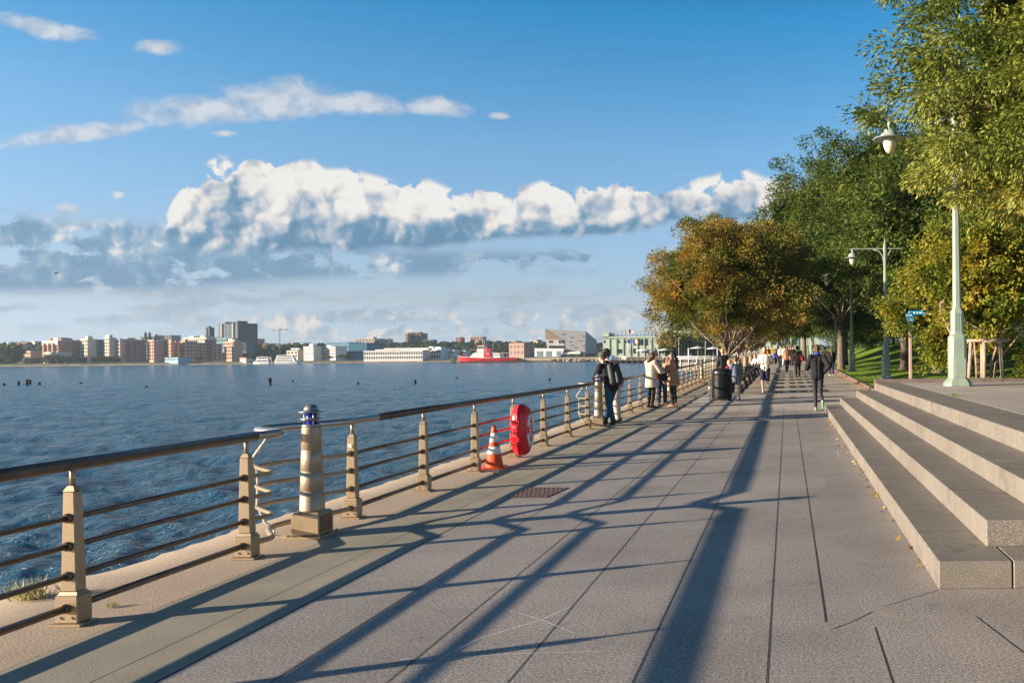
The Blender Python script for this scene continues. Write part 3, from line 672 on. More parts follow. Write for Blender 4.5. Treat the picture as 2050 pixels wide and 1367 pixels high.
# conifers and shrubs at the back of the lawn
bk = [(9.5, 96, 3.6, 'first'), (14.5, 92, 4.0, ''), (19.5, 84, 4.2, ''), (25, 78, 4.4, ''), (8.6, 112, 4.4, ''), (21, 66, 4.5, ''), (13, 104, 4.6, ''), (16.5, 74, 3.4, ''), (26, 56, 5, '')]
lb = ['bushy dark tree at the back of the lawn above the people lying on the grass', 'dark tree at the back of the lawn right of the third lamp post', 'low dark tree on the grassy bank behind the two trunks', 'dark tree at the top of the bank right of the signpost',
      'dark tree beyond the farthest lamp posts', 'large dark tree closing the bank behind the signpost', 'tall dark tree between the second and third lamp posts', 'round dark tree halfway up the grassy bank', 'dense dark tree behind the guarded young tree']
for i, (X, Y, s_, _) in enumerate(bk):
    z = lawn(X, Y); tree('park_tree', lb[i], 'tree', (X, Y, z), .16, 1.0, ((0, 0, s_*.98), (s_*.85, s_*.8, s_)), (.24, .08), LM_DRK if i % 3 else LM_GRN, BARKD, 8, .06, 'trees along the back of the lawn', .3, 60+i, .3, 260, 95, .75, rough=.3)
# yellow-green broadleaf by the terrace, and the guarded multi-stem tree
Y = 33; tree('maple', 'yellowing broadleaf tree reaching left behind the nearest lamp post', 'tree', (7.4, Y, lawn(7.4, Y)), .10, .9, ((-.9, 0, 3.3), (2.6, 2.2, 2.1)), (.13, .085), LM_YEL, BARK, 16, .045, 'park trees', .35, 81, .9, 230, 105, .48, rough=.35, fill=.25)
Y = 30; tree('maple', 'low leafy green maple in front of the right-hand lawn trunk', 'tree', (6.0, Y, lawn(6.0, Y)), .05, .5, ((-.3, 0, 1.55), (.95, .8, .75)), (.11, .08), LM_YEL, BARK, 8, .025, 'park trees', .35, 82, .7, 60, 90, .30)
Y = 25.2; tree('young_tree', 'yellow-green multi-stemmed tree growing inside the timber guard', 'tree', (5.75, Y, .60), .08, 1, ((.4, .2, 3.35), (2.2, 1.6, 2.0)), (.115, .075), LM_YEL, BARK, group='park trees', droop=.35, seed=83, low=1.55, nclump=230, per=105, cr=.42, rough=.3,
     stems=[(-.35, 0, -1.2, .1, 2.3, .05), (-.12, .05, -.3, 0, 2.6, .045), (.02, -.1, .25, .1, 2.5, .05), (.25, 0, .9, .1, 2.4, .05), (.38, .1, 1.6, .2, 2.2, .04)])
for (X, Y, s_, lbl, lm, sd) in ((7.2, 24.9, .55, 'yellow-green leafy bush at the right edge beside the timber guard', LM_YEL, 90), (8.6, 26.5, 1.0, 'dark bush behind the yellow-green bush at the right edge', LM_DRK, 91), (9.2, 31, 1.6, 'tall dark shrub on the lawn behind the terrace', LM_DRK, 92)):
    t = thing('bush', lbl, 'bush', (X, Y, .62)); K, P, D = crown_pts((0, 0, s_*.9), (s_, s_, s_), 60, 90, .26*s_+.1, .05, sd)
    link('foliage', leafmesh('foliage', P, D, .09, .05), lm, t)
    m_ = MB(); limbs(m_, (0, 0, 0), K, 9, .02, sd, (0, 0, .2)); m_.obj('stems', BARK, t)
# grey feathery plant at the right edge
t = thing('lavender', 'grey feathery plant at the right edge of the terrace', 'plant', (4.78, 14.6, TZ)); R = rng
n = 2600; a = R.uniform(0, 2*PI, n); ph = R.uniform(.0, 1.25, n); Lh = R.uniform(.4, 1.0, n)
D = np.stack([np.cos(a)*np.sin(ph), np.sin(a)*np.sin(ph), np.cos(ph)], 1); P = D*Lh[:, None]*np.array([.42, .42, .52])
link('plumes', leafmesh('plumes', P, D+R.normal(size=(n, 3))*.4, .06, .006), M('silver plume', (.36, .33, .36), .9, var=.2), t)
n = 260; a = R.uniform(0, 2*PI, n); ph = R.uniform(0, 1.1, n); D = np.stack([np.cos(a)*np.sin(ph), np.sin(a)*np.sin(ph), np.cos(ph)], 1)
link('stalks', leafmesh('stalks', D*.02, D, .45, .008), M('silver stalk', (.25, .25, .2), .9), t)
# weeds
def weed(loc, s_, n, lbl, dry=False):
    D = np.stack([rng.normal(size=n)*.5, rng.normal(size=n)*.5, np.ones(n)], 1); P = np.stack([rng.normal(size=n)*s_*.35, rng.normal(size=n)*s_*.3, np.zeros(n)], 1)
    o = link('weed', leafmesh('weed', P, D, rng.uniform(.5, 1.1, n)*s_, s_*.05), leafmat('dry weed', [(0, (.25, .28, .06)), (.5, (.5, .42, .2)), (1, (.62, .5, .28))], .3) if dry else leafmat('weed leaves', [(0, (.12, .2, .02)), (1, (.3, .34, .05))], .3)); o.location = loc; tag(o, lbl, 'weed')
p = gnd(62, 1198); weed((p.x, p.y, -.01), .17, 130, 'dry grass tuft on the chipped edge of the quay left of the nearest post', True)
p = gnd(225, 1216); weed((p.x, p.y, .0), .05, 70, 'small weed in a crack of the coping right of the nearest post')
p = gnd(991, 949); weed((p.x, p.y, .0), .05, 60, 'small weed in front of the traffic cone')
weed((3.12, 15.9, TZ), .10, 80, 'green tuft growing in the terrace joint')
weed((1.0, 11.5, 0), .05, 50, 'small weed at the foot of the lowest step')
weed((1.0, 6.6, 0), .03, 40, 'tiny weed near the front corner of the lowest step')
# ---------------------------------------------------------------- street lamps
LG = M('pale green lamp paint', (.27, .34, .27), .5, .0, var=.08, scale=3, bmp=.001, bscale=20)
GLS = M('milky lamp glass', (.72, .64, .50), .25, var=.05)
def oct_(mb, w, z0, z1, w2=None, ch=.26):
    w2 = w2 or w
    def ring(w_, z): a, b = w_/2, w_/2*(1-2*ch); return [(a, -b, z), (a, b, z), (b, a, z), (-b, a, z), (-a, b, z), (-a, -b, z), (-b, -a, z), (b, -a, z)]
    vs = ring(w, z0)+ring(w2, z1); mb.add(vs, [(i, (i+1) % 8, (i+1) % 8+8, i+8) for i in range(8)]+[tuple(range(7, -1, -1)), tuple(range(8, 16))])
def lamp(loc, lbl, first=[None], rz=0, group='pale green lamp posts with hanging lamps', sc=1.0):
    if first[0] is not None: return dup(first[0], loc, rz, lbl, group, sc)
    t = thing('street_lamp', lbl, 'street lamp', loc, rz, group); first[0] = t
    b = MB(); oct_(b, .64, 0, .07, .63, .16); oct_(b, .63, .07, .19, .44, .16); oct_(b, .42, .19, .72, .42, .16); b.obj('pedestal', LG, t)
    d_ = MB(); d_.box((.03, -.215, .44), (.27, .016, .46), bev=.004); dd = d_.obj('access_door', LG, t)
    f = MB(); f.box((0, 0, .98), (.33, .33, .56)); oct_(f, .43, .70, 1.20, .42, .2); oct_(f, .42, 1.20, 1.27, .32, .2); oct_(f, .31, 1.27, 1.82, .30, .2); oct_(f, .30, 1.82, 1.92, .20, .2)
    for zc, hh, ww in ((.97, .42, .41), (1.56, .46, .30)):
        for a in range(4):
            for j in (-1.5, -.5, .5, 1.5):
                s = .055 if ww > .35 else .04; x_, y_ = j*s, -ww/2-.003; cs, sn = math.cos(a*PI/2), math.sin(a*PI/2)
                f.box((x_*cs-y_*sn, x_*sn+y_*cs, zc), (.012, .012, hh) if a % 2 == 0 else (.012, .012, hh))
    f.obj('fluted_base', LG, t)
    s_ = MB(); oct_(s_, .20, 1.92, 6.50, .125, .25); oct_(s_, .17, 6.40, 6.75, .15, .25); oct_(s_, .10, 6.75, 7.07, .03, .25); oct_(s_, .15, 5.80, 5.87, .15, .25); s_.obj('shaft', LG, t)
    a = MB(); a.box((-.86, 0, 6.10), (1.75, .075, .06), bev=.01); a.box((.42, 0, 6.10), (.80, .07, .05), bev=.01)
    for s, L in ((-1, .62), (1, .3)): a.tube([(s*.08, 0, 5.45), (s*.12, 0, 5.75), (s*.28, 0, 5.98), (s*L, 0, 6.08)], [.03, .03, .028, .02], 8)
    a.obj('arm', LG, t, (0, 0, .45))
    h = MB(); h.lathe([(.02, 6.12), (.05, 6.06), (.05, 5.92), (.10, 5.90), (.17, 5.865), (.205, 5.79), (.21, 5.71), (.405, 5.665), (.41, 5.65), (.18, 5.67), (.01, 5.68)], 26, (-1.62, 0, 0)); hh = h.obj('lamp_shade', M('pale lamp paint', (.34, .40, .36), .4, .1), t, (0, 0, .45))
    MB().lathe([(.165, 5.66), (.165, 5.58), (.15, 5.47), (.11, 5.37), (.05, 5.31), (.005, 5.30)], 22, (-1.62, 0, 0)).obj('lamp_globe', GLS, hh)
    return t
lamp((4.20, 21.0, TZ), 'nearest street lamp, standing on the terrace with its top in the oak leaves')
p = at(1774, 762, 42.5); lamp((p.x, p.y, lawn(p.x, 42.5)-.02), 'street lamp on the lawn behind the terrace with its hanging lamp clear of the trees')
p = gnd(1706, 746); lamp((p.x, p.y, lawn(p.x, p.y)-.03), 'third street lamp from the right, on the lawn beside the people lying on the grass')
for (px_, Y, l) in ((1673.5, 82, 'fourth street lamp, right behind the woman in the dark jacket'), (1625, 96, 'farther street lamp at the edge of the lawn'), (1616.5, 112, 'farthest street lamp, at the left of the pair beyond the joggers')):
    p = at(px_, 720, Y); lamp((p.x, Y, lawn(p.x, Y) if p.x > 3.6 else g(Y)), l)
# finger post
p = at(1823, 760, 32); t = thing('signpost', 'wooden signpost with bright blue direction blades on the lawn', 'signpost', (p.x, 32, lawn(p.x, 32)-.02))
MB().box((0, 0, 1.52), (.105, .105, 3.04), bev=.01).obj('post', M('pinkish timber', (.46, .33, .27), .7, var=.15, scale=7), t)
BLU = M('bright blue sign', (.01, .27, .55), .4, var=.05)
for i, (z_, xx, L, rz) in enumerate(((2.98, .40, .86, .0), (2.90, -.02, .30, .5), (2.72, -.02, .30, .5), (2.54, .0, .22, .4), (2.36, .04, .18, .3))):
    b_ = MB().box((xx, -.075, z_), (L, .03, .155), bev=.006)
    if i == 0: b_.prism([(xx+L/2-.01, z_-.077), (xx+L/2+.07, z_), (xx+L/2-.01, z_+.077)], -.088, -.062)
    o = b_.obj('sign_blade', BLU, t); l_ = MB()
    for j in range(5 if i == 0 else 3): l_.box((xx-L*.3+j*(.12 if i == 0 else .07), -.092, z_), ((.07, .05, .09, .04, .06)[j] if i == 0 else .05, .004, .05))
    l_.obj('lettering', M('white lettering', (.8, .8, .8), .5), o)
# timber tree guard
t = thing('tree_guard', 'weathered timber guard of leaning stakes and a top frame round the young tree', 'tree guard', (5.72, 24.6, TZ-.02))
WD = M('weathered timber', (.42, .30, .22), .8, var=.2, scale=6, bmp=.003, bscale=40)
for x_, y_ in ((-.52, -.1), (-.12, -.42), (.52, -.1), (.0, .42)): MB().tube([(x_*.95, y_*.95, -.1), (x_*.8, y_*.8, 1.2)], .055, 8).obj('stake', WD, t)
for a, b in (((-.62, -.02), (-.05, -.42)), ((-.1, -.44), (.66, -.05)), ((.62, -.1), (-.02, .45)), ((-.55, -.1), (.02, .46))): MB().tube([(a[0], a[1], 1.17), (b[0], b[1], 1.18)], .05, 8).obj('top_rail', WD, t)
MB().tube([(-.50, -.12, .1), (-.42, 0, .5), (-.30, .1, .95)], .02, 6).obj('brace', WD, t)
# stray leaves
n = 420; P = []
for i in range(n):
    k = rng.random()
    if k < .45: x_, y_ = 3.22-abs(rng.normal())*.18, rng.uniform(24.5, 60)
    elif k < .6: x_, y_ = 1.0-abs(rng.normal())*.05, rng.uniform(6, 23)
    else: x_, y_ = rng.uniform(-4.2, 3.2), rng.uniform(22, 60)
    P.append((x_, y_, g(y_)+.008))
P = np.array(P); D = np.stack([rng.normal(size=n), rng.normal(size=n), rng.uniform(0, .25, n)], 1)
stuff(link('fallen_leaves', leafmesh('fallen_leaves', P, D, .07, .035), leafmat('fallen leaf', [(0, (.30, .17, .04)), (.5, (.42, .28, .06)), (1, (.25, .10, .03))], .1)))
# ---------------------------------------------------------------- people
STAND = dict(pelvis=(0, 0, .93), waist=(0, 0, 1.08), chest=(0, .0, 1.28), neck=(0, -.01, 1.46), head=(0, .02, 1.60),
  shR=(.165, 0, 1.40), shL=(-.165, 0, 1.40), elR=(.215, -.03, 1.12), elL=(-.215, -.03, 1.12), haR=(.22, .07, .89), haL=(-.22, .07, .89),
  hiR=(.085, 0, .90), hiL=(-.085, 0, .90), knR=(.095, .02, .49), knL=(-.095, .02, .49), anR=(.10, -.02, .085), anL=(-.10, -.02, .085), toR=(.12, .13, .03), toL=(-.12, .13, .03))
def fabric(name, c, **k): return M(name, c, .85, var=.14, scale=9, bmp=.006, bscale=16, spec=.25, **k)
SK1 = M('light skin', (.60, .36, .25), .5, var=.05); SK2 = M('dark skin', (.20, .11, .07), .45, var=.06)
HR1 = M('dark hair', (.025, .018, .014), .5, var=.3, scale=60); HR2 = M('auburn hair', (.10, .035, .018), .5, var=.3, scale=60); HR3 = M('blond hair', (.50, .33, .14), .5, var=.3, scale=60); HR4 = M('brown hair', (.07, .04, .022), .5, var=.3, scale=60)
def organic(mb, name, mat, parent, vox, sm=4):
    o = mb.obj(name, mat, parent); r = o.modifiers.new('surface', 'REMESH'); r.mode = 'VOXEL'; r.voxel_size = vox; r.use_smooth_shade = True
    q_ = o.modifiers.new('soften', 'SMOOTH'); q_.factor = .5; q_.iterations = sm; return o
def person(label, loc, rz, J=None, skin=SK1, hair=HR1, hs='short', top=None, tk='jacket', legs=None, lk_='trousers', shoe=None, sc=1.0, vox=.013, group=None, yaw=0.0, hat=None, fingers=False, build=1.0, sole=None):
    j = {k: Vector(v) for k, v in STAND.items()}
    if J: j.update({k: Vector(v) for k, v in J.items()})
    t = thing('person', label, 'person', loc, rz, group); t.scale = (sc, sc, sc)
    B = build; fd = Vector((math.sin(-yaw), math.cos(-yaw), 0)); sd = Vector((fd.y, -fd.x, 0)); hd = j['head']
    b = MB()
    # skull, jaw, nose, ears
    b.ball(hd+Vector((0, 0, .025)), (.074, .092, .098), 14, ((0, 0, 1), yaw)); b.ball(hd+fd*.022+Vector((0, 0, -.045)), (.056, .066, .062), 12, ((0, 0, 1), yaw))
    b.cap(hd+fd*.09+Vector((0, 0, .015)), hd+fd*.112+Vector((0, 0, -.022)), .010, .015, 6)
    for s in (-1, 1): b.ball(hd+sd*s*.078+Vector((0, 0, -.002)), (.012, .02, .032), 8)
    b.cap(hd+Vector((0, -.01, -.06)), j['neck']+Vector((0, 0, -.02)), .052, .058)
    b.cap(j['chest']+Vector((-.05, 0, .05)), j['waist'], .10*B, .095*B); b.cap(j['chest']+Vector((.05, 0, .05)), j['waist'], .10*B, .095*B); b.cap(j['waist'], j['pelvis'], .10*B, .115*B)
    for s in 'RL':
        sh, el, ha, hi, kn, an, to = (j[k+s] for k in ('sh', 'el', 'ha', 'hi', 'kn', 'an', 'to'))
        b.cap(j['neck']+Vector((0, 0, -.07)), sh, .06, .052*B); b.cap(sh, el, .048*B, .037); b.cap(el, ha, .038, .025)
        dd = (ha-el).normalized(); up = Vector((0, 0, 1)) if abs(dd.z) < .8 else Vector((0, 1, 0)); pv = dd.cross(up).normalized()
        b.cap(ha, ha+dd*.075, .026, .030, 8); b.cap(ha+dd*.01+pv*.015, ha+dd*.06+pv*.05, .012, .009, 6)
        if fingers:
            nn = dd.cross(pv)
            for q_ in range(4): w_ = (q_-1.5)*.0165; L = (.06, .075, .07, .052)[q_]; p1 = ha+dd*.09+pv*w_; p2 = p1+dd*L*.55+nn*.008; b.cap(p1, p2, .0088, .0082, 6); b.cap(p2, p2+dd*L*.35+nn*.022, .0082, .007, 6)
        else: b.cap(ha+dd*.07, ha+dd*.13, .024, .014, 6)
        b.cap(j['pelvis'], hi, .10*B, .088*B); b.cap(hi, kn, .082*B, .052); b.cap(kn, an, .053, .034)
        b.cap(kn.lerp(an, .12)+Vector((0, -.012, 0)), kn.lerp(an, .5)+Vector((0, -.012, 0)), .045, .042)
        b.cap(an, an+(to-an)*.15+Vector((0, 0, -.03)), .034, .036); b.cap(an+Vector((0, 0, -.04)), to, .035, .028)
    organic(b, 'body', skin, t, vox, 3)
    if vox < .018:
        e = [MB().ball(hd+fd*.083+sd*s*.030+Vector((0, 0, .022)), (.013, .008, .007), 8) for s in (-1, 1)]
        for x_ in e: x_.obj('eye', M('dark eye', (.03, .02, .02), .3), t)
        MB().cap(hd+fd*.081-sd*.018+Vector((0, 0, -.045)), hd+fd*.081+sd*.018+Vector((0, 0, -.045)), .007, .007, 6).obj('mouth', M('lips', (.35, .12, .10), .5), t)
    # hair or hat
    h = MB(); back = -fd
    if hs != 'bald':
        h.ball(hd+back*.012+Vector((0, 0, .048)), (.086, .098, .092), 14, ((0, 0, 1), yaw)); h.ball(hd+back*.040+Vector((0, 0, .0)), (.076, .070, .085), 12, ((0, 0, 1), yaw))
    if hs == 'long':
        h.cap(hd+back*.06, j['neck']+back*.06+Vector((0, 0, -.05)), .075, .085); h.cap(j['neck']+back*.07, j['chest']+back*.13+Vector((0, 0, -.05)), .085, .05)
        for s in (-1, 1): h.cap(hd+sd*s*.06+Vector((0, 0, .02)), j['neck']+sd*s*.075+Vector((0, 0, -.10)), .035, .045)
    if hs == 'bushy':
        for s in (-1, 0, 1): h.ball(hd+back*.045+sd*s*.05+Vector((0, 0, .01)), (.085, .085, .115), 12)
        h.cap(hd+back*.05, j['neck']+back*.06, .10, .085)
    if hs == 'bun': h.ball(hd+back*.095+Vector((0, 0, .055)), .052, 10); h.cap(hd+back*.09, hd+back*.10+Vector((0, 0, -.09)), .045, .03)
    if hs == 'afro': h.ball(hd+back*.015+Vector((0, 0, .05)), (.115, .12, .11), 12)
    if hs != 'bald' and hat is None or (hs in ('long', 'bushy')): organic(h, 'hair', hair, t, vox*1.1, 2)
    if hat is not None:
        h = MB(); h.ball(hd+back*.008+Vector((0, 0, .062)), (.090, .102, .095), 16, ((0, 0, 1), yaw)); h.tube([hd+Vector((0, 0, .025))+back*.01, hd+Vector((0, 0, .062))], [.097, .098], 18); h.ball(hd+back*.045+Vector((0, 0, .01)), (.078, .066, .05), 12); organic(h, 'beanie', hat, t, vox, 2)
    # upper garment
    g_ = .016 if tk == 'tee' else .03
    c = MB(); R_ = .105*B+g_
    for s in (-1, 1): c.cap(j['chest']+Vector((s*.06, 0, .05)), j['waist']+Vector((s*.04, 0, 0)), R_, R_-.006); c.cap(j['waist']+Vector((s*.04, 0, 0)), j['pelvis']+Vector((s*.045, 0, .0 if tk == 'tee' else -.02)), R_-.006, R_+.006)
    c.cap(j['neck']+Vector((0, 0, -.04)), j['neck']+Vector((0, 0, -.10)), .062, .09)
    for s in 'RL':
        sh, el, ha = j['sh'+s], j['el'+s], j['ha'+s]; c.cap(j['neck']+Vector((0, 0, -.09)), sh, .062, .056*B+g_)
        if tk == 'tee': c.cap(sh, sh.lerp(el, .62), .056+g_, .056+g_)
        else: c.cap(sh, el, .050*B+g_, .042+g_); c.cap(el, el.lerp(ha, .93), .042+g_, .032+g_*.7)
    if tk == 'coat':
        m = (j['knR']+j['knL'])/2; e = j['pelvis'].lerp(m, .62)
        c.tube([j['waist'], j['pelvis'], j['pelvis'].lerp(m, .3), e], [.135, .165, .185, .205], 18)
    if tk == 'puffy': c.ball(j['chest'], (.20, .16, .2), 12); c.cap(j['waist'], j['pelvis']+Vector((0, 0, -.08)), .165, .165)
    if tk == 'hood': c.ball(j['neck']+Vector((0, -.06, .01)), (.10, .07, .07), 12)
    o = organic(c, {'tee': 'shirt', 'coat': 'coat'}.get(tk, 'jacket'), top, t, vox)
    # legwear
    c = MB(); g_ = {'tights': .006, 'trousers': .024, 'jeans': .020, 'shorts': .034}[lk_]
    for s in 'RL':
        hi, kn, an = j['hi'+s], j['kn'+s], j['an'+s]; c.cap(j['pelvis']+Vector((0, 0, .04)), hi, .112*B+g_*.5, .092*B+g_*.7)
        if lk_ == 'shorts': c.cap(hi, hi.lerp(kn, .80), .088+g_*.6, .082+g_*.4)
        else: c.cap(hi, kn, .086*B+g_*.7, .054+g_); c.cap(kn, kn.lerp(an, .93), .055+g_, .036+g_*1.2)
        if lk_ == 'tights': c.cap(kn.lerp(an, .12)+Vector((0, -.012, 0)), kn.lerp(an, .5)+Vector((0, -.012, 0)), .052, .048)
    organic(c, lk_, legs, t, vox)
    for s in 'RL':
        an, to = j['an'+s], j['to'+s]; d = (to-an); c = MB(); dn = (Vector((0, 0, -1)) - d.normalized()*Vector((0, 0, -1)).dot(d.normalized())).normalized()
        c.cap(an+dn*.035-d.normalized()*.03, to, .043, .034); c.cap(an+dn*.01, an+d*.35+dn*.01, .042, .036); so_ = organic(c, 'shoe', shoe or M('dark shoe', (.03, .03, .03), .5), t, vox, 2)
        if sole is not None: k2 = MB().cap(an+dn*.062-d.normalized()*.035, to+dn*.026+d.normalized()*.01, .024, .020); organic(k2, 'sole', sole, so_, vox*.7, 1)
    return t, j
BLK = fabric('black cloth', (.018, .018, .021)); CHA = fabric('charcoal cloth', (.04, .04, .045)); JEAN = fabric('blue denim', (.028, .085, .15)); JEAN2 = fabric('dark denim', (.02, .04, .10))
CREAM = fabric('cream wool', (.66, .52, .40)); TAN = fabric('tan wool', (.37, .21, .13)); PINK = fabric('pale pink cotton', (.62, .42, .40)); WT = fabric('white cotton', (.72, .69, .64)); NAVY = fabric('navy sport cloth', (.025, .025, .06))
DGR = fabric('dark green cloth', (.03, .05, .035)); BRN = fabric('dark brown cloth', (.07, .045, .04)); BLG = fabric('blue grey cotton', (.14, .17, .23)); YEL = fabric('yellow cloth', (.65, .38, .03)); BEI = fabric('khaki cloth', (.33, .25, .13)); GRY = fabric('grey cloth', (.22, .22, .22)); BLU2 = fabric('blue cloth', (.05, .07, .40))
LEA = M('tan leather', (.50, .15, .05), .42, var=.15, scale=14); REDL = M('red leather', (.60, .02, .02), .4, var=.1)
KNIT = fabric('grey green knit', (.10, .105, .095))
def P3(px, py): return gnd(px, py)
def deg(a): return math.radians(a)
# man in beanie leaning on the rail (faces the water), ankles crossed
p = P3(1216, 851); mx_ = RX+.66
J = dict(pelvis=(0, -.04, .92), waist=(0, .02, 1.07), chest=(0, .10, 1.25), neck=(0, .18, 1.42), head=(-.01, .24, 1.555), shR=(.18, .14, 1.35), shL=(-.18, .14, 1.35), elR=(.24, .27, 1.075), elL=(-.22, .27, 1.075), haR=(.03, .40, 1.05), haL=(-.05, .42, 1.06),
  hiR=(.09, -.02, .90), hiL=(-.09, -.02, .90), knR=(.04, .08, .48), knL=(-.08, -.02, .48), anR=(-.09, .10, .09), anL=(-.01, -.10, .085), toR=(-.15, .23, .03), toL=(.02, .05, .03))
person('man in grey beanie and black jacket leaning on the railing with crossed ankles', (p.x+.08, p.y, 0), deg(58), J, top=BLK, tk='hood', legs=JEAN, lk_='jeans', hat=KNIT, yaw=deg(10), shoe=M('black canvas shoe', (.025, .025, .03), .6), sole=M('white rubber', (.7, .68, .62), .6), fingers=True, vox=.011, sc=1.01)
t = thing('backpack', 'black backpack worn by the man in the grey beanie', 'backpack', (p.x+.08, p.y, 0), deg(58))
b = MB(); b.cap((-.09, -.17, 1.06), (-.09, -.09, 1.37), .10, .085); b.cap((.09, -.17, 1.06), (.09, -.09, 1.37), .10, .085); b.cap((0, -.22, 1.04), (0, -.15, 1.32), .12, .08); b.cap((-.10, -.18, 1.0), (.10, -.18, 1.0), .085, .085)
bo = organic(b, 'bag', M('black nylon', (.022, .022, .024), .55, var=.2, scale=8, bmp=.004, bscale=30), t, .013)
b = MB(); b.cap((-.06, -.30, 1.03), (-.06, -.25, 1.22), .05, .04); b.cap((.06, -.30, 1.03), (.06, -.25, 1.22), .05, .04); organic(b, 'front_pocket', M('charcoal nylon', (.05, .05, .048), .6), bo, .012)
for s in (-1, 1): MB().tube([(s*.10, -.08, 1.40), (s*.12, .08, 1.46), (s*.13, .22, 1.38), (s*.15, .20, 1.18), (s*.15, -.02, 1.03)], .017, 6).obj('strap', M('black nylon'), t)
# companion
J2 = dict(pelvis=(0, -.02, .92), waist=(0, .04, 1.06), chest=(0, .12, 1.26), neck=(0, .20, 1.42), head=(.02, .25, 1.56), shR=(.16, .16, 1.36), shL=(-.16, .16, 1.36), elR=(.24, .26, 1.09), elL=(-.24, .26, 1.09), haR=(.02, .40, 1.05), haL=(-.06, .42, 1.05))
person('dark-haired person in a pale pink shirt leaning on the railing beside the beanie', (RX+.30, 20.5, 0), deg(95), J2, top=PINK, tk='jacket', legs=fabric('pale trousers', (.6, .5, .45)), lk_='jeans', hair=HR1, hs='short', vox=.013, fingers=True, sc=1.06)
# three women by the rail
p = P3(1304, 817)
J3 = dict(elR=(.26, .14, 1.12), haR=(.16, .36, 1.10), elL=(-.23, .10, 1.14), haL=(-.06, .30, 1.16), head=(.03, .04, 1.58), knR=(.06, .06, .49), anR=(.09, -.05, .085), toR=(.13, .10, .03))
person('woman with bushy auburn hair in a long cream coat, seen from behind at the railing', (p.x, p.y, g(p.y)), deg(-38), J3, hair=HR2, hs='bushy', top=CREAM, tk='coat', legs=BLK, lk_='tights', shoe=M('black boot', (.02, .02, .02), .4), vox=.012, fingers=True, sc=.99)
p = P3(1322, 812)
J4 = dict(pelvis=(0, -.08, .90), waist=(0, .02, 1.04), chest=(0, .20, 1.17), neck=(0, .36, 1.27), head=(0, .48, 1.33), shR=(.17, .28, 1.24), shL=(-.17, .28, 1.24), elR=(.2, .36, .98), elL=(-.2, .36, .98), haR=(.08, .46, .80), haL=(-.08, .46, .80))
person('person in a dark green hood and jeans bending between the two women in coats', (p.x+.02, p.y+.25, g(p.y)), deg(-160), J4, top=DGR, tk='hood', legs=JEAN2, lk_='jeans', hat=DGR, vox=.014, shoe=M('brown shoe', (.14, .06, .03), .5))
p = P3(1349, 814)
J5 = dict(elR=(.20, .14, 1.16), haR=(.07, .17, 1.44), elL=(-.19, .17, 1.14), haL=(-.04, .18, 1.47), head=(0, .03, 1.585))
person('long-haired woman in a tan coat holding both hands to her face', (p.x, p.y, g(p.y)), deg(72), J5, hair=HR1, hs='long', top=TAN, tk='coat', legs=BLK, lk_='tights', shoe=M('tan ballet shoe', (.48, .22, .13), .5), vox=.012, fingers=True, sc=1.0)
def bag(lbl, loc, mat, w_, h_, rz=0, drop=.2, cat='handbag'):
    t = thing('handbag', lbl, cat, loc, rz); b = MB(); b.cap((-w_*.32, 0, -h_*.28), (w_*.32, 0, -h_*.28), h_*.26, h_*.26); b.cap((-w_*.26, 0, h_*.12), (w_*.26, 0, h_*.12), h_*.2, h_*.2); organic(b, 'pouch', mat, t, .014, 2)
    MB().tube([(-w_*.3, 0, h_*.2), (-w_*.22, 0, h_*.3+drop*.7), (0, 0, h_*.3+drop), (w_*.22, 0, h_*.3+drop*.7), (w_*.3, 0, h_*.2)], .010, 6).obj('handle', mat, t)
q_ = at(1335, 760, 27.6); bag('large tan leather handbag held between the women in coats', (q_.x, q_.y, q_.z), LEA, .44, .32, 0, .20)
q_ = at(1312, 752, 26.6); bag('brown shoulder bag hanging at the side of the woman in the cream coat', (q_.x, q_.y, q_.z), LEA, .2, .26, .9, .42)
# jogger woman
p = P3(1637, 822)
J6 = dict(head=(0, .07, 1.60), chest=(0, .04, 1.28), neck=(0, .05, 1.46), elR=(.29, -.20, 1.16), haR=(.17, -.02, .99), elL=(-.27, .08, 1.11), haL=(-.15, .28, 1.16), hiR=(.085, 0, .90), knR=(.075, -.03, .47), anR=(.10, -.36, .27), toR=(.10, -.43, .10), knL=(-.055, .05, .49), anL=(-.045, .04, .08), toL=(-.045, .20, .03))
person('woman jogging away in a black jacket with blue collar and green shoes', (p.x, p.y, g(p.y)), deg(3), J6, hair=HR2, hs='bun', top=BLK, tk='jacket', legs=CHA, lk_='tights', shoe=M('green running shoe', (.14, .32, .22), .6, var=.3, scale=30), sole=M('lime sole', (.34, .42, .20), .6), vox=.011, fingers=True, sc=1.08)
o = MB().tube([(0, .0, 1.46), (0, -.005, 1.53), (0, -.01, 1.545)], [.088, .078, .066], 16).obj('collar', BLU2, [x_ for x_ in COL.objects if x_.get('label', '').startswith('woman jogging')][0])
# male runner
p = P3(1532, 789)
J7 = dict(head=(0, .07, 1.60), chest=(0, .03, 1.28), elR=(.27, -.16, 1.16), haR=(.16, .07, 1.14), elL=(-.28, -.02, 1.14), haL=(-.14, .22, 1.08), knR=(.09, .12, .50), anR=(.07, .03, .12), toR=(.07, .18, .05), knL=(-.08, .04, .48), anL=(-.07, -.36, .48), toL=(-.07, -.44, .33))
person('bald bearded man running toward the viewer in a white T-shirt and navy shorts', (p.x, p.y, g(p.y)), deg(176), J7, skin=SK1, hs='bald', top=WT, tk='tee', legs=NAVY, lk_='shorts', shoe=M('pale running shoe', (.6, .6, .5), .6), vox=.012, fingers=True, sc=1.05)
rn = [x_ for x_ in COL.objects if x_.get('label', '').startswith('bald bearded')][0]
b = MB(); b.ball((0, .10, 1.545), (.062, .055, .052), 10); organic(b, 'beard', M('dark beard', (.10, .06, .045), .8, scale=60), rn, .012, 2)
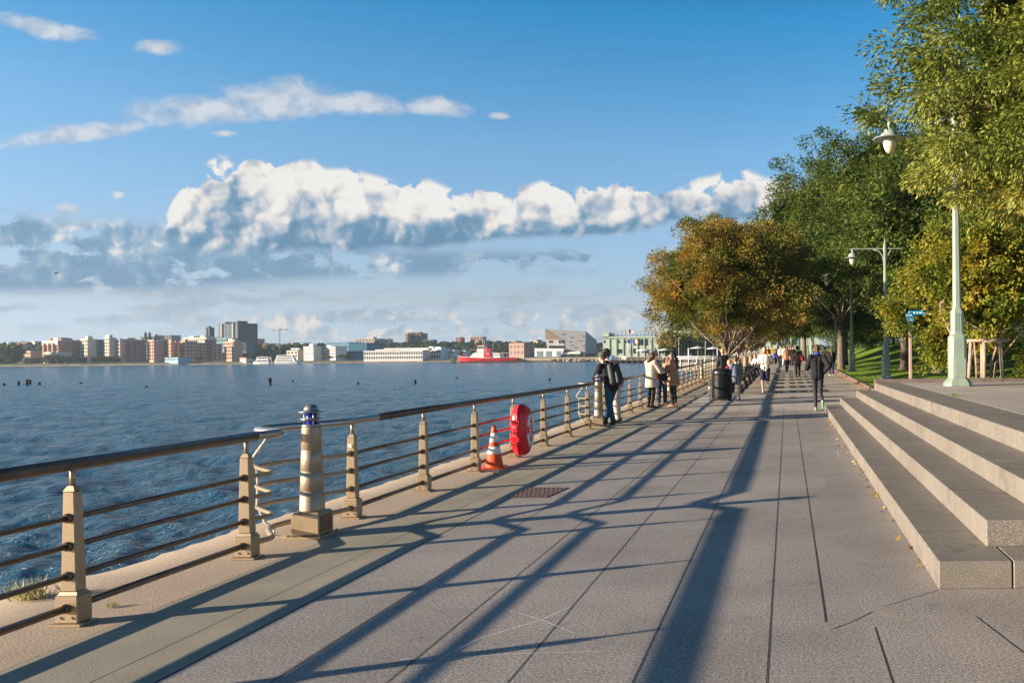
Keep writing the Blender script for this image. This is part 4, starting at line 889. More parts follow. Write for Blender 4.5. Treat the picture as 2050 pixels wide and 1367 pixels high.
for s in (-1, 1): pass
# man with red bag, woman in dark jacket, others
WALK = dict(knR=(.09, .16, .51), anR=(.09, .22, .10), toR=(.10, .37, .06), knL=(-.09, -.05, .49), anL=(-.09, -.30, .16), toL=(-.09, -.22, .03), elR=(.21, -.12, 1.13), haR=(.20, -.06, .9), elL=(-.21, .03, 1.13), haL=(-.2, .16, .93))
def W(px_, py_, label, top, legs, rz, hair=HR1, hs='short', tk='jacket', lk2='trousers', skin=SK1, sc=1.0, J=None, vox=.02, shoe=None, grp=None, build=1.0):
    p = gnd(px_, py_); return person(label, (p.x, p.y, g(p.y)), deg(rz), J or WALK, skin, hair, hs, top, tk, legs, lk2, shoe, sc, vox, grp, 0, None, False, build), p
(_, p) = W(1597, 757, 'man with bushy black hair in a dark brown jacket walking away with a red bag', BRN, BLK, 0, HR1, 'afro', sc=1.05, vox=.014, shoe=M('brown shoe', (.14, .06, .03), .5))
q_ = at(1607.5, 716, p.y-.1); bag('bright red shoulder bag of the man walking away', q_, REDL, .26, .36, 1.2, .3)
W(1665, 752, 'woman in a black jacket and dark jeans standing at the edge of the lawn', BLK, JEAN2, 10, HR4, 'long', sc=.98, J=dict(elL=(-.2, .12, 1.16), haL=(-.08, .2, 1.3)), vox=.015, shoe=M('white shoe', (.6, .6, .58), .6))
W(1652, 748, 'man in a grey hooded jacket walking away, half hidden by the jogging woman', GRY, CHA, 0, HR4, 'short', sc=1.0)
crowd = [(1538, 731, 'person in a black coat at the left of the far crowd', BLK, BLK, 180, HR1, 'short'), (1545, 729.5, 'person in a bright yellow jacket in the far crowd', YEL, BEI, 180, HR4, 'short'), (1552, 730, 'person in a blue top in the far crowd', BLU2, BLK, 180, HR1, 'short'),
 (1557, 729, 'person in black walking behind the white shirt in the far crowd', BLK, BLK, 0, HR1, 'long'), (1563, 729.5, 'person in a white shirt and black trousers in the far crowd', WT, BLK, 180, HR1, 'short'), (1571, 733, 'dark-haired woman all in white in the far crowd', WT, WT, 170, HR1, 'long'),
 (1580, 735, 'person in a khaki shirt and jeans in the far crowd', BEI, JEAN2, 175, HR4, 'short'), (1588, 734, 'person in dark blue beside the man with the red bag', NAVY, BLK, 180, HR1, 'short'), (1567, 727, 'person in a grey top deep in the far crowd', GRY, CHA, 0, HR4, 'short'),
 (1533, 727, 'person in an orange top behind the trunks', fabric('orange cloth', (.5, .16, .04)), JEAN2, 0, HR1, 'short'), (1575, 725.5, 'person in a tan coat deep in the far crowd', TAN, BLK, 180, HR4, 'long'), (1584, 727, 'person in a pink top deep in the far crowd', PINK, JEAN2, 180, HR3, 'long')]
for i, (a, b, l, tp, lg_, rz_, hc, hs_) in enumerate(crowd): W(a, b, l, tp, lg_, rz_+rng.uniform(-15, 15), hc, hs_, 'jacket', sc=1.04 if i != 2 else .8, vox=.028, grp='crowd walking at the far end of the promenade')
# people lying on the lawn
for i, (x_, y_, l, tp) in enumerate(((1689, 723, 'person in dark clothes propped up on the lawn left of the pale bag', CHA), (1697, 722, 'dark-haired person lying on the lawn beside the third lamp post', BRN))):
    q_ = at(x_, y_, 74); z_ = lawn(q_.x, 74)
    Jl = dict(pelvis=(0, 0, .12), waist=(0, -.12, .18), chest=(0, -.26, .32), neck=(0, -.33, .46), head=(0, -.33, .60), shR=(.16, -.30, .40), shL=(-.16, -.30, .40), elR=(.22, -.42, .18), elL=(-.22, -.42, .18), haR=(.2, -.5, .05), haL=(-.2, -.5, .05), hiR=(.09, 0, .12), hiL=(-.09, 0, .12), knR=(.1, .36, .40), knL=(-.1, .42, .15), anR=(.1, .6, .07), anL=(-.1, .82, .07), toR=(.1, .74, .04), toL=(-.1, .86, .2))
    person(l, (q_.x, 74, z_), deg(80 if i else -60), Jl, hair=HR1, hs='long' if i else 'short', top=tp, legs=JEAN2, vox=.028)
# ---------------------------------------------------------------- benches and litter bin
IRON = M('black cast iron', (.015, .015, .016), .4, .3, var=.2)
def bench(loc, lbl, first=[None]):
    if first[0]: return dup(first[0], loc, 0, lbl)
    t = thing('bench', lbl, 'bench', loc, 0, 'black iron benches in a row under the zelkovas'); first[0] = t
    for i in range(5): MB().box((-.08-.095*i, 0, .44+.012*abs(i-2)), (.075, 1.8, .03), bev=.006).obj('seat_slat', IRON, t)
    for i in range(4): MB().box((.02+.03*i, 0, .56+.105*i), (.025, 1.8, .075), bev=.005).obj('back_slat', IRON, t)
    for y_ in (-.9, -.3, .3, .9):
        m = MB(); m.tube([(.16, y_, 0), (.06, y_, .30), (-.02, y_, .43), (.03, y_, .60), (.14, y_, .93)], .018, 6); m.tube([(-.52, y_, 0), (-.46, y_, .2), (-.48, y_, .43)], .018, 6); m.tube([(.06, y_, .41), (-.48, y_, .41)], .016, 6)
        ring = [(-.27+.25*math.cos(a), y_, .56+.15*math.sin(a)) for a in np.linspace(-.3, PI*1.25, 14)]; m.tube(ring, .015, 6)
        ring = [(.17+.08*math.cos(a), y_, .22+.13*math.sin(a)) for a in np.linspace(0, 2*PI, 12)]; m.tube(ring, .012, 6)
        m.obj('iron_frame', IRON, t)
    return t
nm = ['nearest', 'second', 'third', 'fourth', 'fifth', 'sixth', 'seventh', 'eighth']
for i in range(8):
    y_ = 33.4+i*3.9; bench((-1.92, y_, g(y_)), nm[i]+' black iron bench in the row facing the river, counted from the litter bin')
p = gnd(1446, 802)
t = thing('litter_bin', 'large black slatted litter bin with a domed lid on the promenade', 'litter bin', (p.x, p.y, g(p.y)))
MB().lathe([(.29, .05), (.30, .10), (.30, .92)], 26).obj('liner', M('bin liner black', (.012, .012, .013), .6), t)
for z_ in (.10, .50, .86): MB().lathe([(.315, z_-.03), (.335, z_-.03), (.335, z_+.03), (.315, z_+.03)], 30).obj('hoop', IRON, t)
m = MB()
for j in range(34):
    a = 2*PI*j/34
    for z0, z1 in ((.13, .46), (.54, .83)): m.box((.328*math.cos(a), .328*math.sin(a), (z0+z1)/2), (.018, .042, z1-z0+.03), rz=a)
sl = m.obj('slats', IRON, t); sl['kind'] = 'stuff'
MB().lathe([(.345, .89), (.352, .91), (.352, 1.0), (.335, 1.03), (.30, 1.07), (.22, 1.10), (.18, 1.105), (.17, 1.09)], 30).obj('lid', M('lid black', (.02, .02, .022), .28, .2), t)
for a in (.6, 2.2, 3.9, 5.5): MB().box((.30*math.cos(a), .30*math.sin(a), .03), (.05, .03, .06)).obj('foot', IRON, t)
t = thing('guard_hoop', 'grey steel guard hoop on the left of the litter bin', 'guard hoop', (p.x-.42, p.y, g(p.y))); MB().tube([(0, 0, 0), (-.02, 0, .45), (.0, .03, .66), (.05, .2, .74), (.05, .6, .74), (0, .75, .66), (-.02, .8, .45), (0, .8, 0)], .025, 10).obj('tube', STL, t)
t = thing('guard_hoop', 'grey steel guard hoop on the right of the litter bin', 'guard hoop', (p.x+.55, p.y, g(p.y))); MB().tube([(0.05, 0, 0), (.02, 0, .45), (-.02, .03, .72), (-.15, .1, .82), (-.3, .3, .84), (-.3, .6, .6), (-.3, .7, 0)], .025, 10).obj('tube', STL, t)
# people at the benches
SIT = dict(pelvis=(0, .02, .52), waist=(0, 0, .68), chest=(0, .02, .90), neck=(0, .03, 1.08), head=(0, .06, 1.22), shR=(.17, .02, 1.02), shL=(-.17, .02, 1.02), elR=(.24, .08, .78), elL=(-.24, .08, .78), haR=(.12, .28, .68), haL=(-.12, .28, .68), hiR=(.09, .04, .50), hiL=(-.09, .04, .50), knR=(.12, .46, .50), knL=(-.12, .46, .50), anR=(.12, .46, .09), anL=(-.12, .44, .09), toR=(.13, .60, .03), toL=(-.13, .58, .03))
person('man in a blue-grey shirt sitting on the nearest bench, back to the viewer', (-1.98, 32.9, g(33)), deg(35), SIT, hair=HR4, hs='short', top=BLG, legs=CHA, vox=.016, sc=1.08, build=1.1)
person('blond child beside the man in the blue-grey shirt', (-2.28, 33.8, g(34)), deg(60), SIT, hair=HR3, hs='short', top=fabric('red cloth', (.5, .03, .03)), legs=JEAN2, vox=.02, sc=.98)
p = at(1447, 745, 35.5); person('person in a dark jacket standing at the railing behind the nearest trunk', (p.x, 35.5, g(35.5)), deg(20), dict(), hair=HR3, hs='short', top=CHA, legs=CHA, vox=.018, sc=1.02)
p = at(1514, 730, 50); person('person in a white top sitting on a far bench and facing the viewer', (p.x, 50, g(50)), deg(150), SIT, hair=HR2, hs='short', top=WT, legs=JEAN2, vox=.022)
# ---------------------------------------------------------------- far shore and piers
SHORE = 560.0                                 # distance of the far bank (water 3.2 m below eye)
def Xp(px, Y): return at(px, 700, Y).x
def Zp(px, py, Y): return at(px, py, Y).z
far = M('far bank earth', (.10, .10, .06), .95, var=.3, scale=.05, world=True)
# bank and wooded ridge
rid = [(-900, 688), (-400, 688), (0, 687), (90, 684), (200, 681), (300, 679), (400, 684), (480, 688), (560, 689), (640, 687), (760, 686), (840, 684), (930, 684), (1010, 683), (1080, 684), (1200, 687), (1500, 690), (2300, 690)]
def ridz(x, Yd):
    px_ = PX + x/Yd*F
    for (a, b), (c, d) in zip(rid, rid[1:]):
        if a <= px_ <= c: t = (px_-a)/(c-a); return at(a+(c-a)*t, b+(d-b)*t, Yd).z
    return 14.0
xs = list(np.linspace(-1250, 420, 240)); mb = MB()
prof = [(SHORE+6, 0), (SHORE+10, .06), (SHORE+70, .08), (SHORE+110, .30), (SHORE+150, .72), (SHORE+185, 1.0), (SHORE+240, 1.02), (SHORE+420, .9), (SHORE+880, .4)]
vs = []
for yy, k in prof:
    for x in xs:
        t = ridz(x, SHORE+185); n_ = mnoise.noise((x*.03, yy*.03, 3))*2.0*(1 if k > .2 else .1)
        vs.append((x, yy + (8*mnoise.noise((x*.02, 0, 9)) if k > .1 else 0), WZ-.3+(t-3.0-WZ)*k+1.2*(k > 0)+n_*(k > .2)))
nx = len(xs); mb.add(vs, [(j*nx+i, j*nx+i+1, (j+1)*nx+i+1, (j+1)*nx+i) for j in range(len(prof)-1) for i in range(nx-1)], True)
struct(mb.obj('far_hill', far))
mb = MB(); mb.add([(x, SHORE+5.9, WZ-1) for x in xs]+[(x, SHORE+5.9, WZ+.9) for x in xs], [(i, i+1, nx+i+1, nx+i) for i in range(nx-1)]); struct(mb.obj('far_embankment', M('far stone bank', (.22, .18, .13), .9, var=.3, scale=.2, world=True)))
# woods on the ridge: thousands of crowns that read as one mass
ico = MB().ball((0, 0, 0), (1, 1, .9), 7); bv = np.array(ico.v); bf = [f for f in ico.f]
R = np.random.default_rng(5); V = []; Q = []
N = 5200; off = 0
for i in range(N):
    u_ = R.random(); yy = SHORE+88+u_*115; x = R.uniform(-1150, 300); k = min(1.0, .12+(yy-SHORE-70)/115*.9); t = ridz(x, SHORE+185)
    z = WZ+(t-3.2-WZ)*k+.8; r_ = R.uniform(1.7, 3.6)*(1 if u_ < .93 else .85)
    jj = 1+.22*R.normal(size=(len(bv), 1)); V.append(bv*jj*np.array([r_*1.15, r_, r_*.85])+np.array([x, yy, z])); Q += [tuple(a+off for a in f) for f in bf]; off += len(bv)
me = qmesh('woods', np.concatenate(V), np.array(Q)); stuff(link('woods', me, leafmat('far wood leaves', [(0, (.012, .024, .010)), (.5, (.024, .042, .014)), (.85, (.05, .065, .018)), (1, (.10, .08, .025))], 0, .9, .1, .02, .35)))
# trees one can tell apart along the far waterside
def ball_tree(px, py_, pw, ph, lm, lbl, Y=SHORE+12, grp='waterside trees on the far bank'):
    t = thing('tree', lbl, 'tree', (Xp(px, Y), Y, max(WZ+.8, Zp(px, py_, Y))), 0, grp); w_ = pw*Y/F/2; h_ = ph*Y/F
    R = np.random.default_rng(int(px)); n = 900; q_ = norm(R.normal(size=(n, 3))); lum = np.array([1+.35*mnoise.noise((a[0]*2+px, a[1]*2, a[2]*2)) for a in q_])
    P = q_*lum[:, None]*np.array([w_, w_, h_*.42])*(R.random((n, 1))**.3)+np.array([0, 0, h_*.58]); link('crown', leafmesh('crown', P, q_+R.normal(size=(n, 3))*.5, h_*.2, h_*.12), lm, t)
    MB().tube([(0, 0, -1), (0, 0, h_*.5)], [h_*.05, h_*.03], 6).obj('trunk', BARKD, t); return t
FL = leafmat('far crown leaves', [(0, (.03, .05, .012)), (.6, (.07, .09, .02)), (1, (.16, .13, .03))], .1, .9, .1, .05, .4)
FL2 = leafmat('far olive leaves', [(0, (.06, .07, .015)), (.6, (.13, .13, .03)), (1, (.22, .16, .04))], .1, .9, .1, .05, .4)
for i, (px, py_, pw, ph, m_, l) in enumerate(((4, 730, 26, 34, FL, 'dark tree at the extreme left of the far bank'), (22, 730, 30, 38, FL2, 'olive tree near the left end of the far bank'), (60, 729, 22, 12, FL, 'low dark tree left of the big olive tree on the far bank'), (78, 728, 16, 12, FL, 'small dark tree just left of the big olive tree'), (100, 728, 24, 16, FL2, 'big olive tree in front of the left brick block'),
     (122, 727.5, 20, 15, FL, 'dark tree right of the big olive tree'), (140, 727, 18, 13, FL, 'dark tree under the shaded side of the left brick block'), (158, 727, 20, 13, FL, 'dark tree left of the trimmed olive row'), (350, 722, 18, 8, FL2, 'low tree in front of the pink block'), (398, 721, 14, 7, FL, 'low dark tree beside the pale blue pier shed'),
     (690, 719, 30, 9, FL, 'low tree in front of the blue glass offices'), (655, 719, 24, 7, FL2, 'low tree in front of the white slab'))): ball_tree(px, py_, pw, ph, m_, l)
for i in range(9): ball_tree(186+i*6.2, 726, 7, 11, FL2, 'trimmed olive tree in the row on the far landing stage')
# buildings
def wallm(name, c): return M('far '+name, c, .85, var=.10, scale=.25)
BR = wallm('red brick', (.34, .16, .115)); PK = wallm('pink brick', (.52, .31, .22)); CRM = wallm('cream stone', (.62, .54, .42)); DKB = wallm('dark brick', (.13, .09, .085)); WHI = wallm('white render', (.72, .68, .62)); GLB = wallm('blue glass', (.05, .16, .25)); GLP = wallm('pale blue glass', (.28, .44, .52)); CON = wallm('grey concrete', (.32, .29, .26)); DKT = wallm('dark tower glass', (.045, .065, .085)); ROS = wallm('rose panels', (.45, .22, .17)); BRNW = wallm('brown brick', (.22, .14, .10))
WIN = M('far window glass', (.012, .018, .025), .3, .0, var=.2, scale=.3); WINL = M('far window pale', (.20, .26, .30), .2, spec=.8); BAL = M('balcony white', (.55, .52, .47), .7)
def bldg(lbl, x0, x1, yt, yb, mat, Y=SHORE+25, floors=8, bays=6, depth=18, roof=None, win=WIN, side=None, wh=.56, ww=.56, cat='apartment block', nm='apartment_block', parapet=True, grp=None, extra=None, band=False, rz=0):
    X0, X1 = Xp(x0, Y), Xp(x1, Y); z0 = max(WZ+.5, Zp((x0+x1)/2, yb, Y)) if Y > 300 else Zp((x0+x1)/2, yb, Y); z1 = Zp((x0+x1)/2, yt, Y); w_ = X1-X0; h_ = z1-z0; bays = max(2, int(bays*.75))
    if Y < SHORE+150 and not band and abs(rz) != .001:
        rz = rz or -.5
        depth = min(depth, w_*.6); w_ = (w_-depth*abs(math.sin(rz)))/math.cos(rz)*1.34; floors = max(2, int(floors*.72))
    t = thing(nm, lbl, cat, ((X0+X1)/2, Y, z0), rz, grp)
    MB().box((0, depth/2, h_/2-1), (w_, depth, h_+2)).obj('wall', mat, t)
    if parapet: MB().box((0, depth/2, h_+.25), (w_+.4, depth+.4, .5)).obj('parapet', roof or mat, t)
    fh = h_/floors; bw = w_/bays
    if band:
        me = MB().box((0, 0, 0), (w_*.96, .12, fh*wh)).mesh('window_band')
        for f in range(floors): link('window_band', me, win, t, (0, -.02, fh*(f+.55)))
    else:
        me = MB().box((0, 0, 0), (bw*ww, .14, fh*wh)).mesh('window'); cnt = 0
        for f in range(floors):
            for b in range(bays):
                if cnt < 100: link('window', me, win, t, (-w_/2+bw*(b+.5), -.03, fh*(f+.52))); cnt += 1
        # flank windows facing the light
        nb = max(2, int(depth/bw*.6)); me2 = MB().box((0, 0, 0), (.14, depth/nb*ww, fh*wh)).mesh('window')
        if cnt+nb*floors <= 100:
            for f in range(floors):
                for b in range(nb): link('window', me2, win, t, (-w_/2-.03, depth/nb*(b+.5), fh*(f+.52)))
    if extra:
        for (ex, ew, eh, m_) in extra: MB().box((w_*ex, depth*.4, h_+eh/2+.5), (ew, depth*.5, eh)).obj('roof_block', m_ or mat, t)
    return t, w_, h_
S2 = SHORE+40
bldg('low pink brick block at the left of the far skyline behind the waterside trees', 38, 69, 704, 718, PK, SHORE+30, 3, 8)
t, w_, h_ = bldg('long red brick apartment block with pale top floors at the left of the far skyline', 70, 132, 683, 722, BR, S2, 9, 11, 20, CRM, extra=[(-.3, 5, 1.6, None), (.1, 7, 2, CRM), (.38, 4, 1.4, None)])
MB().box((0, -.2, h_*.9), (w_+.3, .5, h_*.2)).obj('pale_top_storey', CRM, t)
for f in (-.28, .02, .30): MB().box((w_*f, -.9, h_*.45), (w_*.05, 1.8, h_*.9)).obj('bay', PK, t)
bldg('low cream wing in front of the long red brick block', 76, 126, 706, 724, CRM, SHORE+24, 3, 14, 8)
bldg('shaded dark brick wing right of the long red brick block', 133, 154, 682, 722, BR, S2+3, 9, 5, 22, rz=.5)
bldg('cream and brick block with shaded lower floors, second from the left', 155, 181, 680, 722, CRM, S2, 9, 5, 20, extra=[(.2, 4, 2, None)])
bldg('blue-grey glazed wing right of the cream and brick block', 182, 203, 681, 723, wallm('blue grey panels', (.16, .19, .23)), S2+4, 9, 4, 20, rz=.5)
bldg('cream block with a stepped top in the middle of the left skyline', 204, 223, 677, 723, CRM, S2, 10, 4, 18, extra=[(0, 5, 1.8, None)])
bldg('pale gridded block right of the stepped cream block', 224, 245, 680, 723, wallm('pale lilac panels', (.46, .38, .36)), S2+1, 9, 5, 18)
bldg('glazed corner tower beside the pale gridded block', 246, 256, 681, 722, wallm('steel blue panels', (.15, .21, .27)), S2+2, 9, 2, 18, rz=.5)
bldg('dark red brick block with stepped roof, left of the pink block with balconies', 257, 281, 682, 724, BR, S2-3, 10, 5, 22, PK, extra=[(-.2, 4, 1.5, ROS)], rz=.5)
t, w_, h_ = bldg('pink block with white balconies left of the orange pink stepped terrace', 282, 315, 682, 722, PK, S2, 9, 6, 18, CRM)
for f in range(8): MB().box((-w_*.05, -.8, h_/9*(f+1)), (w_*.26, 1.5, .22)).obj('balcony', BAL, t)
bldg('shaded dark brick flank beside the pink block with balconies', 316, 331, 683, 722, BR, S2+2, 9, 3, 20, rz=.5)
for i, (a, b, c, l) in enumerate(((332, 345, 686, 'first'), (346, 356, 688, 'second'), (357, 374, 684, 'third'))):
    bldg('%s step of the orange pink stepped terrace, counted from the left' % l, a, b, c, 719, wallm('orange brick', (.56, .33, .22)), S2+i*3, 8, 3, 16, extra=[(.1, 3, 1.4, None)])
bldg('long cream block standing behind the orange pink stepped terrace', 357, 425, 677, 692, CRM, S2+30, 3, 14, 12, extra=[(-.3, 6, 1.2, None), (.2, 5, 1, None)])
bldg('mauve shaded block right of the stepped terrace', 375, 392, 684, 720, PK, S2-2, 8, 4, 16, rz=.5)
bldg('mauve stepped block in the middle of the shaded group', 393, 411, 687, 720, PK, S2+2, 8, 4, 16, rz=.5)
bldg('dark slab between the mauve blocks', 412, 424, 681, 720, BR, S2+6, 9, 3, 16, rz=.5)
bldg('pale blue-green office slab at the foot of the dark tower', 425, 462, 678, 700, wallm('blue green glass', (.14, .24, .25)), S2+22, 5, 9, 14)
bldg('mauve block in front of the dark tower', 427, 442, 690, 721, PK, S2-4, 7, 3, 14, rz=.5)
bldg('pink stepped block lit at the top, below the dark tower', 443, 473, 685, 720, PK, S2+4, 8, 7, 18, extra=[(.0, 5, 2.2, CRM), (.3, 4, 1.4, None)])
t, w_, h_ = bldg('tall dark slab tower dominating the left skyline', 426, 489, 649, 700, DKT, S2+75, 13, 7, 22, win=wallm('dim window', (.12, .15, .17)), cat='tower block', nm='tower_block', ww=.6, extra=[(-.31, 2, 1.6, None), (.30, 2.2, 2.0, None)])
for f in (-.30, .29): MB().box((w_*f, -.5, h_/2), (w_*.06, 1.2, h_+1.5)).obj('stair_shaft', CON, t)
bldg('dark striped podium under the tall dark tower', 473, 493, 687, 702, wallm('podium', (.16, .17, .18)), S2+62, 4, 3, 10, band=True)
t, w_, h_ = bldg('slim dark tower left of the tall dark slab', 408, 423, 657, 682, DKT, S2+90, 8, 3, 14, nm='tower_block', cat='tower block', extra=[(0, 3, 1.2, None)])
MB().box((-w_*.05, -.4, h_/2), (w_*.12, .9, h_)).obj('stair_shaft', CON, t)
bldg('brown tower block alone on the ridge in the centre of the skyline', 813, 843, 668, 690, BRNW, SHORE+190, 9, 5, 14, nm='tower_block', cat='tower block', extra=[(-.3, 4, .8, None), (.25, 3, 1, None)])
bldg('small lit shaft beside the brown tower block', 812, 817, 669, 690, PK, SHORE+185, 6, 1, 10)
# church on the ridge
Y = SHORE+185; t = thing('church', 'dark domed church with two towers on the ridge left of the tall tower', 'church', (Xp(295, Y), Y, Zp(295, 684, Y)))
MB().box((0, 8, 2.2), (12, 16, 4.5)).obj('nave', BRNW, t)
for x_ in (-1.6, 2.0): MB().lathe([(1.0, 0), (1.0, 6.0), (1.35, 6.2), (1.2, 7.2), (.5, 8.0), (.1, 8.9)], 8, (x_, 0, 0)).obj('tower', wallm('church stone', (.15, .13, .12)), t)
MB().lathe([(1.0, 4.4), (1.0, 5.5), (.5, 6.4), (.05, 7)], 8, (5, 4, 0)).obj('dome', DKB, t)
bldg('long grey school building on the ridge right of the domed church', 310, 343, 672, 683, CON, SHORE+188, 3, 9, 12, nm='school', cat='school')
# centre
bldg('low beige warehouse behind the white cruise boat', 568, 602, 703, 716, wallm('beige sheds', (.46, .40, .32)), SHORE+50, 2, 5, 16, nm='warehouse', cat='warehouse')
bldg('pale grey block behind the beige warehouse', 578, 604, 698, 714, wallm('pale grey', (.42, .42, .42)), SHORE+70, 3, 5, 16)
bldg('white tower block left of the white slab with balconies', 603, 632, 695, 718, WHI, SHORE+42, 8, 6, 14, extra=[(.12, 4, 1.8, None)])
bldg('white slab of flats with rows of windows right of the white tower block', 637, 678, 695, 717, WHI, SHORE+44, 6, 11, 14, extra=[(-.1, 5, .8, None)])
bldg('pale blue glass office block behind the white slab', 653, 698, 686, 710, GLP, SHORE+78, 6, 9, 20, win=GLB, band=True, nm='office_block', cat='office block', wh=.4, roof=GLP)
bldg('deep blue glass office block right of the pale blue one', 699, 735, 688, 716, GLB, SHORE+70, 7, 8, 20, win=wallm('teal glass', (.03, .12, .20)), band=True, nm='office_block', cat='office block', wh=.4)
bldg('low blue glass wing at the foot of the deep blue office block', 689, 712, 704, 716, wallm('bright blue glass', (.02, .12, .26)), SHORE+50, 3, 4, 12, band=True, nm='office_block', cat='office block')
bldg('mauve office block on the slope right of the deep blue glass', 733, 752, 684, 700, wallm('mauve brick', (.24, .15, .15)), SHORE+120, 4, 5, 14)
bldg('long cream school on the ridge above the blue glass offices', 712, 750, 679, 688, CRM, SHORE+160, 3, 9, 12, nm='school', cat='school', extra=[(.2, 6, 1.4, None)])
bldg('cream block on the ridge right of the long cream school', 756, 776, 679, 688, CRM, SHORE+170, 2, 5, 10)
bldg('brown block on the ridge left of the crane', 498, 516, 679, 690, ROS, SHORE+180, 3, 6, 10)
bldg('dark flat block on the ridge just right of the brown tower', 847, 866, 681, 690, wallm('slate panels', (.12, .15, .18)), SHORE+185, 2, 5, 10)
bldg('pink block on the ridge above the red fireboat', 942, 966, 675, 686, PK, SHORE+190, 4, 6, 10)
bldg('small pink tower on the ridge left of the fireboat', 912, 922, 676, 688, PK, SHORE+185, 4, 2, 10)
bldg('rose coloured warehouse with dark windows between the fireboat and the slanted museum', 1015, 1053, 688, 712, ROS, SHORE+60, 4, 6, 18, nm='warehouse', cat='warehouse')
t, w_, h_ = bldg('long low white pier building with a row of dark windows, centre of skyline', 728, 846, 703, 720, WHI, SHORE+8, 2, 34, 12, nm='pier_building', cat='pier building', wh=.55, ww=.45, extra=[(.2, 30, 1.6, WHI), (-.1, 18, .8, WHI)], rz=.001)
bldg('cluster of white waterside houses right of the long white pier building', 848, 888, 699, 719, WHI, SHORE+20, 4, 8, 14, extra=[(-.3, 4, 1.4, None), (.2, 5, 1, None)])
bldg('white waterside block left of the fireboat bow', 890, 912, 702, 719, WHI, SHORE+22, 3, 6, 14)
bldg('white block with square windows just behind the fireboat bow', 913, 934, 703, 718, wallm('off white', (.62, .6, .56)), SHORE+26, 3, 6, 14)
bldg('pale blue glazed pier shed in front of the pink stepped terrace', 321, 365, 717, 722, GLP, SHORE+8, 1, 12, 8, nm='pier_shed', cat='pier shed')
bldg('small red-roofed boathouse right of the left skyline', 476, 496, 717, 722.5, WHI, SHORE+9, 1, 6, 8, M('red roof', (.45, .14, .09), .8), nm='boathouse', cat='boathouse')
# houses scattered along the ridge
HM = [(wallm('white house', (.62, .58, .52)), 'small white house among the trees on the far ridge'), (wallm('red house', (.32, .16, .11)), 'small red brick house among the trees on the far ridge'), (wallm('tan house', (.42, .32, .22)), 'small tan house among the trees on the far ridge')]
hm = [MB().prism([(-2.4, -3), (2.4, -3), (2.4, 2.2), (0, 3.4), (-2.4, 2.2)], 0, 7).mesh('house'), MB().prism([(-3.4, -3), (3.4, -3), (3.4, 2.0), (2.4, 2.0), (2.4, 2.6), (-3.4, 2.6)], 0, 7).mesh('house')]
for i in range(74):
    px = R.uniform(-10, 1195) if i > 14 else R.uniform(0, 70)
    if 400 < px < 495 or 805 < px < 850: continue
    Y = SHORE+170+R.uniform(0, 22); x = Xp(px, Y); k = int(R.integers(0, 3)); me = hm[i % 2].copy(); me.materials.clear()
    z = ridz(x, SHORE+185)-2.2+R.uniform(-1.2, .8)
    o = link('house', me, HM[k][0], None, (x, Y, z)); o.scale = (R.uniform(.5, 1.0),)*3; o.rotation_euler = (0, 0, R.uniform(-.5, .5)); tag(o, HM[k][1], 'house', HM[k][1].split(' among')[0]+'s on the far ridge')
# crane
Y = SHORE+90; t = thing('tower_crane', 'tall thin tower crane rising over the far bank left of the cruise boat', 'crane', (Xp(560, Y), Y, Zp(560, 712, Y)))
hh = Zp(560, 660, Y)-Zp(560, 712, Y); CR = M('crane steel', (.32, .26, .22), .6)
m = MB()
for a in (-.35, .35):
    for b in (-.35, .35): m.tube([(a, b, 0), (a, b, hh)], .11, 4)
z_ = 0
while z_ < hh: m.tube([(-.35, -.35, z_), (.35, -.35, z_+.9)], .06, 4); z_ += .9
m.obj('mast', CR, t); m = MB(); m.tube([(-5.5, 0, hh), (6.5, 0, hh)], .22, 4); m.tube([(-5.5, 0, hh+.1), (0, 0, hh+2.0), (6.5, 0, hh+.1)], .07, 4); m.obj('jib', CR, t)
MB().box((-4.8, 0, hh-.5), (1.2, .8, 1.2)).obj('counterweight', CR, t); MB().box((.6, 0, hh+.4), (.9, .8, 1.2)).obj('cab', CR, t)
# ---------------------------------------------------------------- boats
def hull(mb, L, B, pts, z0):                   # bow to -x ; pts: (frac, halfbeam frac, keel z, sheer z)
    rows = []
    for f, b_, zk, zs in pts: x = -L/2+f*L; bb = B/2*b_; rows.append([(x, -bb, zs), (x, -bb*.8, (zk+zs)/2), (x, -bb*.35, zk), (x, bb*.35, zk), (x, bb*.8, (zk+zs)/2), (x, bb, zs)])
    vs = [(p[0], p[1], p[2]+z0) for r_ in rows for p in r_]; n = len(rows)
    return mb.add(vs, [(i*6+j, i*6+j+1, (i+1)*6+j+1, (i+1)*6+j) for i in range(n-1) for j in range(5)]+[tuple(i*6 for i in range(n))+tuple(i*6+5 for i in range(n-1, -1, -1)), tuple(range(6)), tuple((n-1)*6+j for j in range(5, -1, -1))])
BR_ = M('fireboat red', (.62, .015, .02), .35, var=.04, scale=.5); BW = M('boat white', (.74, .72, .69), .4, var=.04, scale=.5); BG = M('boat glass', (.02, .03, .045), .15, spec=.8)
Y = 470; L = 121*Y/F; t = thing('fireboat', 'red and white fireboat moored at the pier in the middle distance', 'boat', (Xp(977.5, Y), Y, WZ)); s = Y/F; t.scale = (1, 1, 1.25)
hull(MB(), L, 7.5, [(0, .03, .6, 3.0), (.06, .45, -.2, 2.7), (.18, .85, -.5, 2.35), (.4, 1, -.5, 2.0), (.75, 1, -.4, 1.9), (1, .9, 0, 2.0)], .0).obj('hull', BR_, t)
m = MB(); m.tube([(-L/2, -.1, 3.1), (-L*.44, -1.9, 2.85), (-L*.3, -3.3, 2.5), (-L*.1, -3.8, 2.15), (L*.5, -3.6, 2.1)], .09, 5); m.obj('rubbing_strake', BW, t)
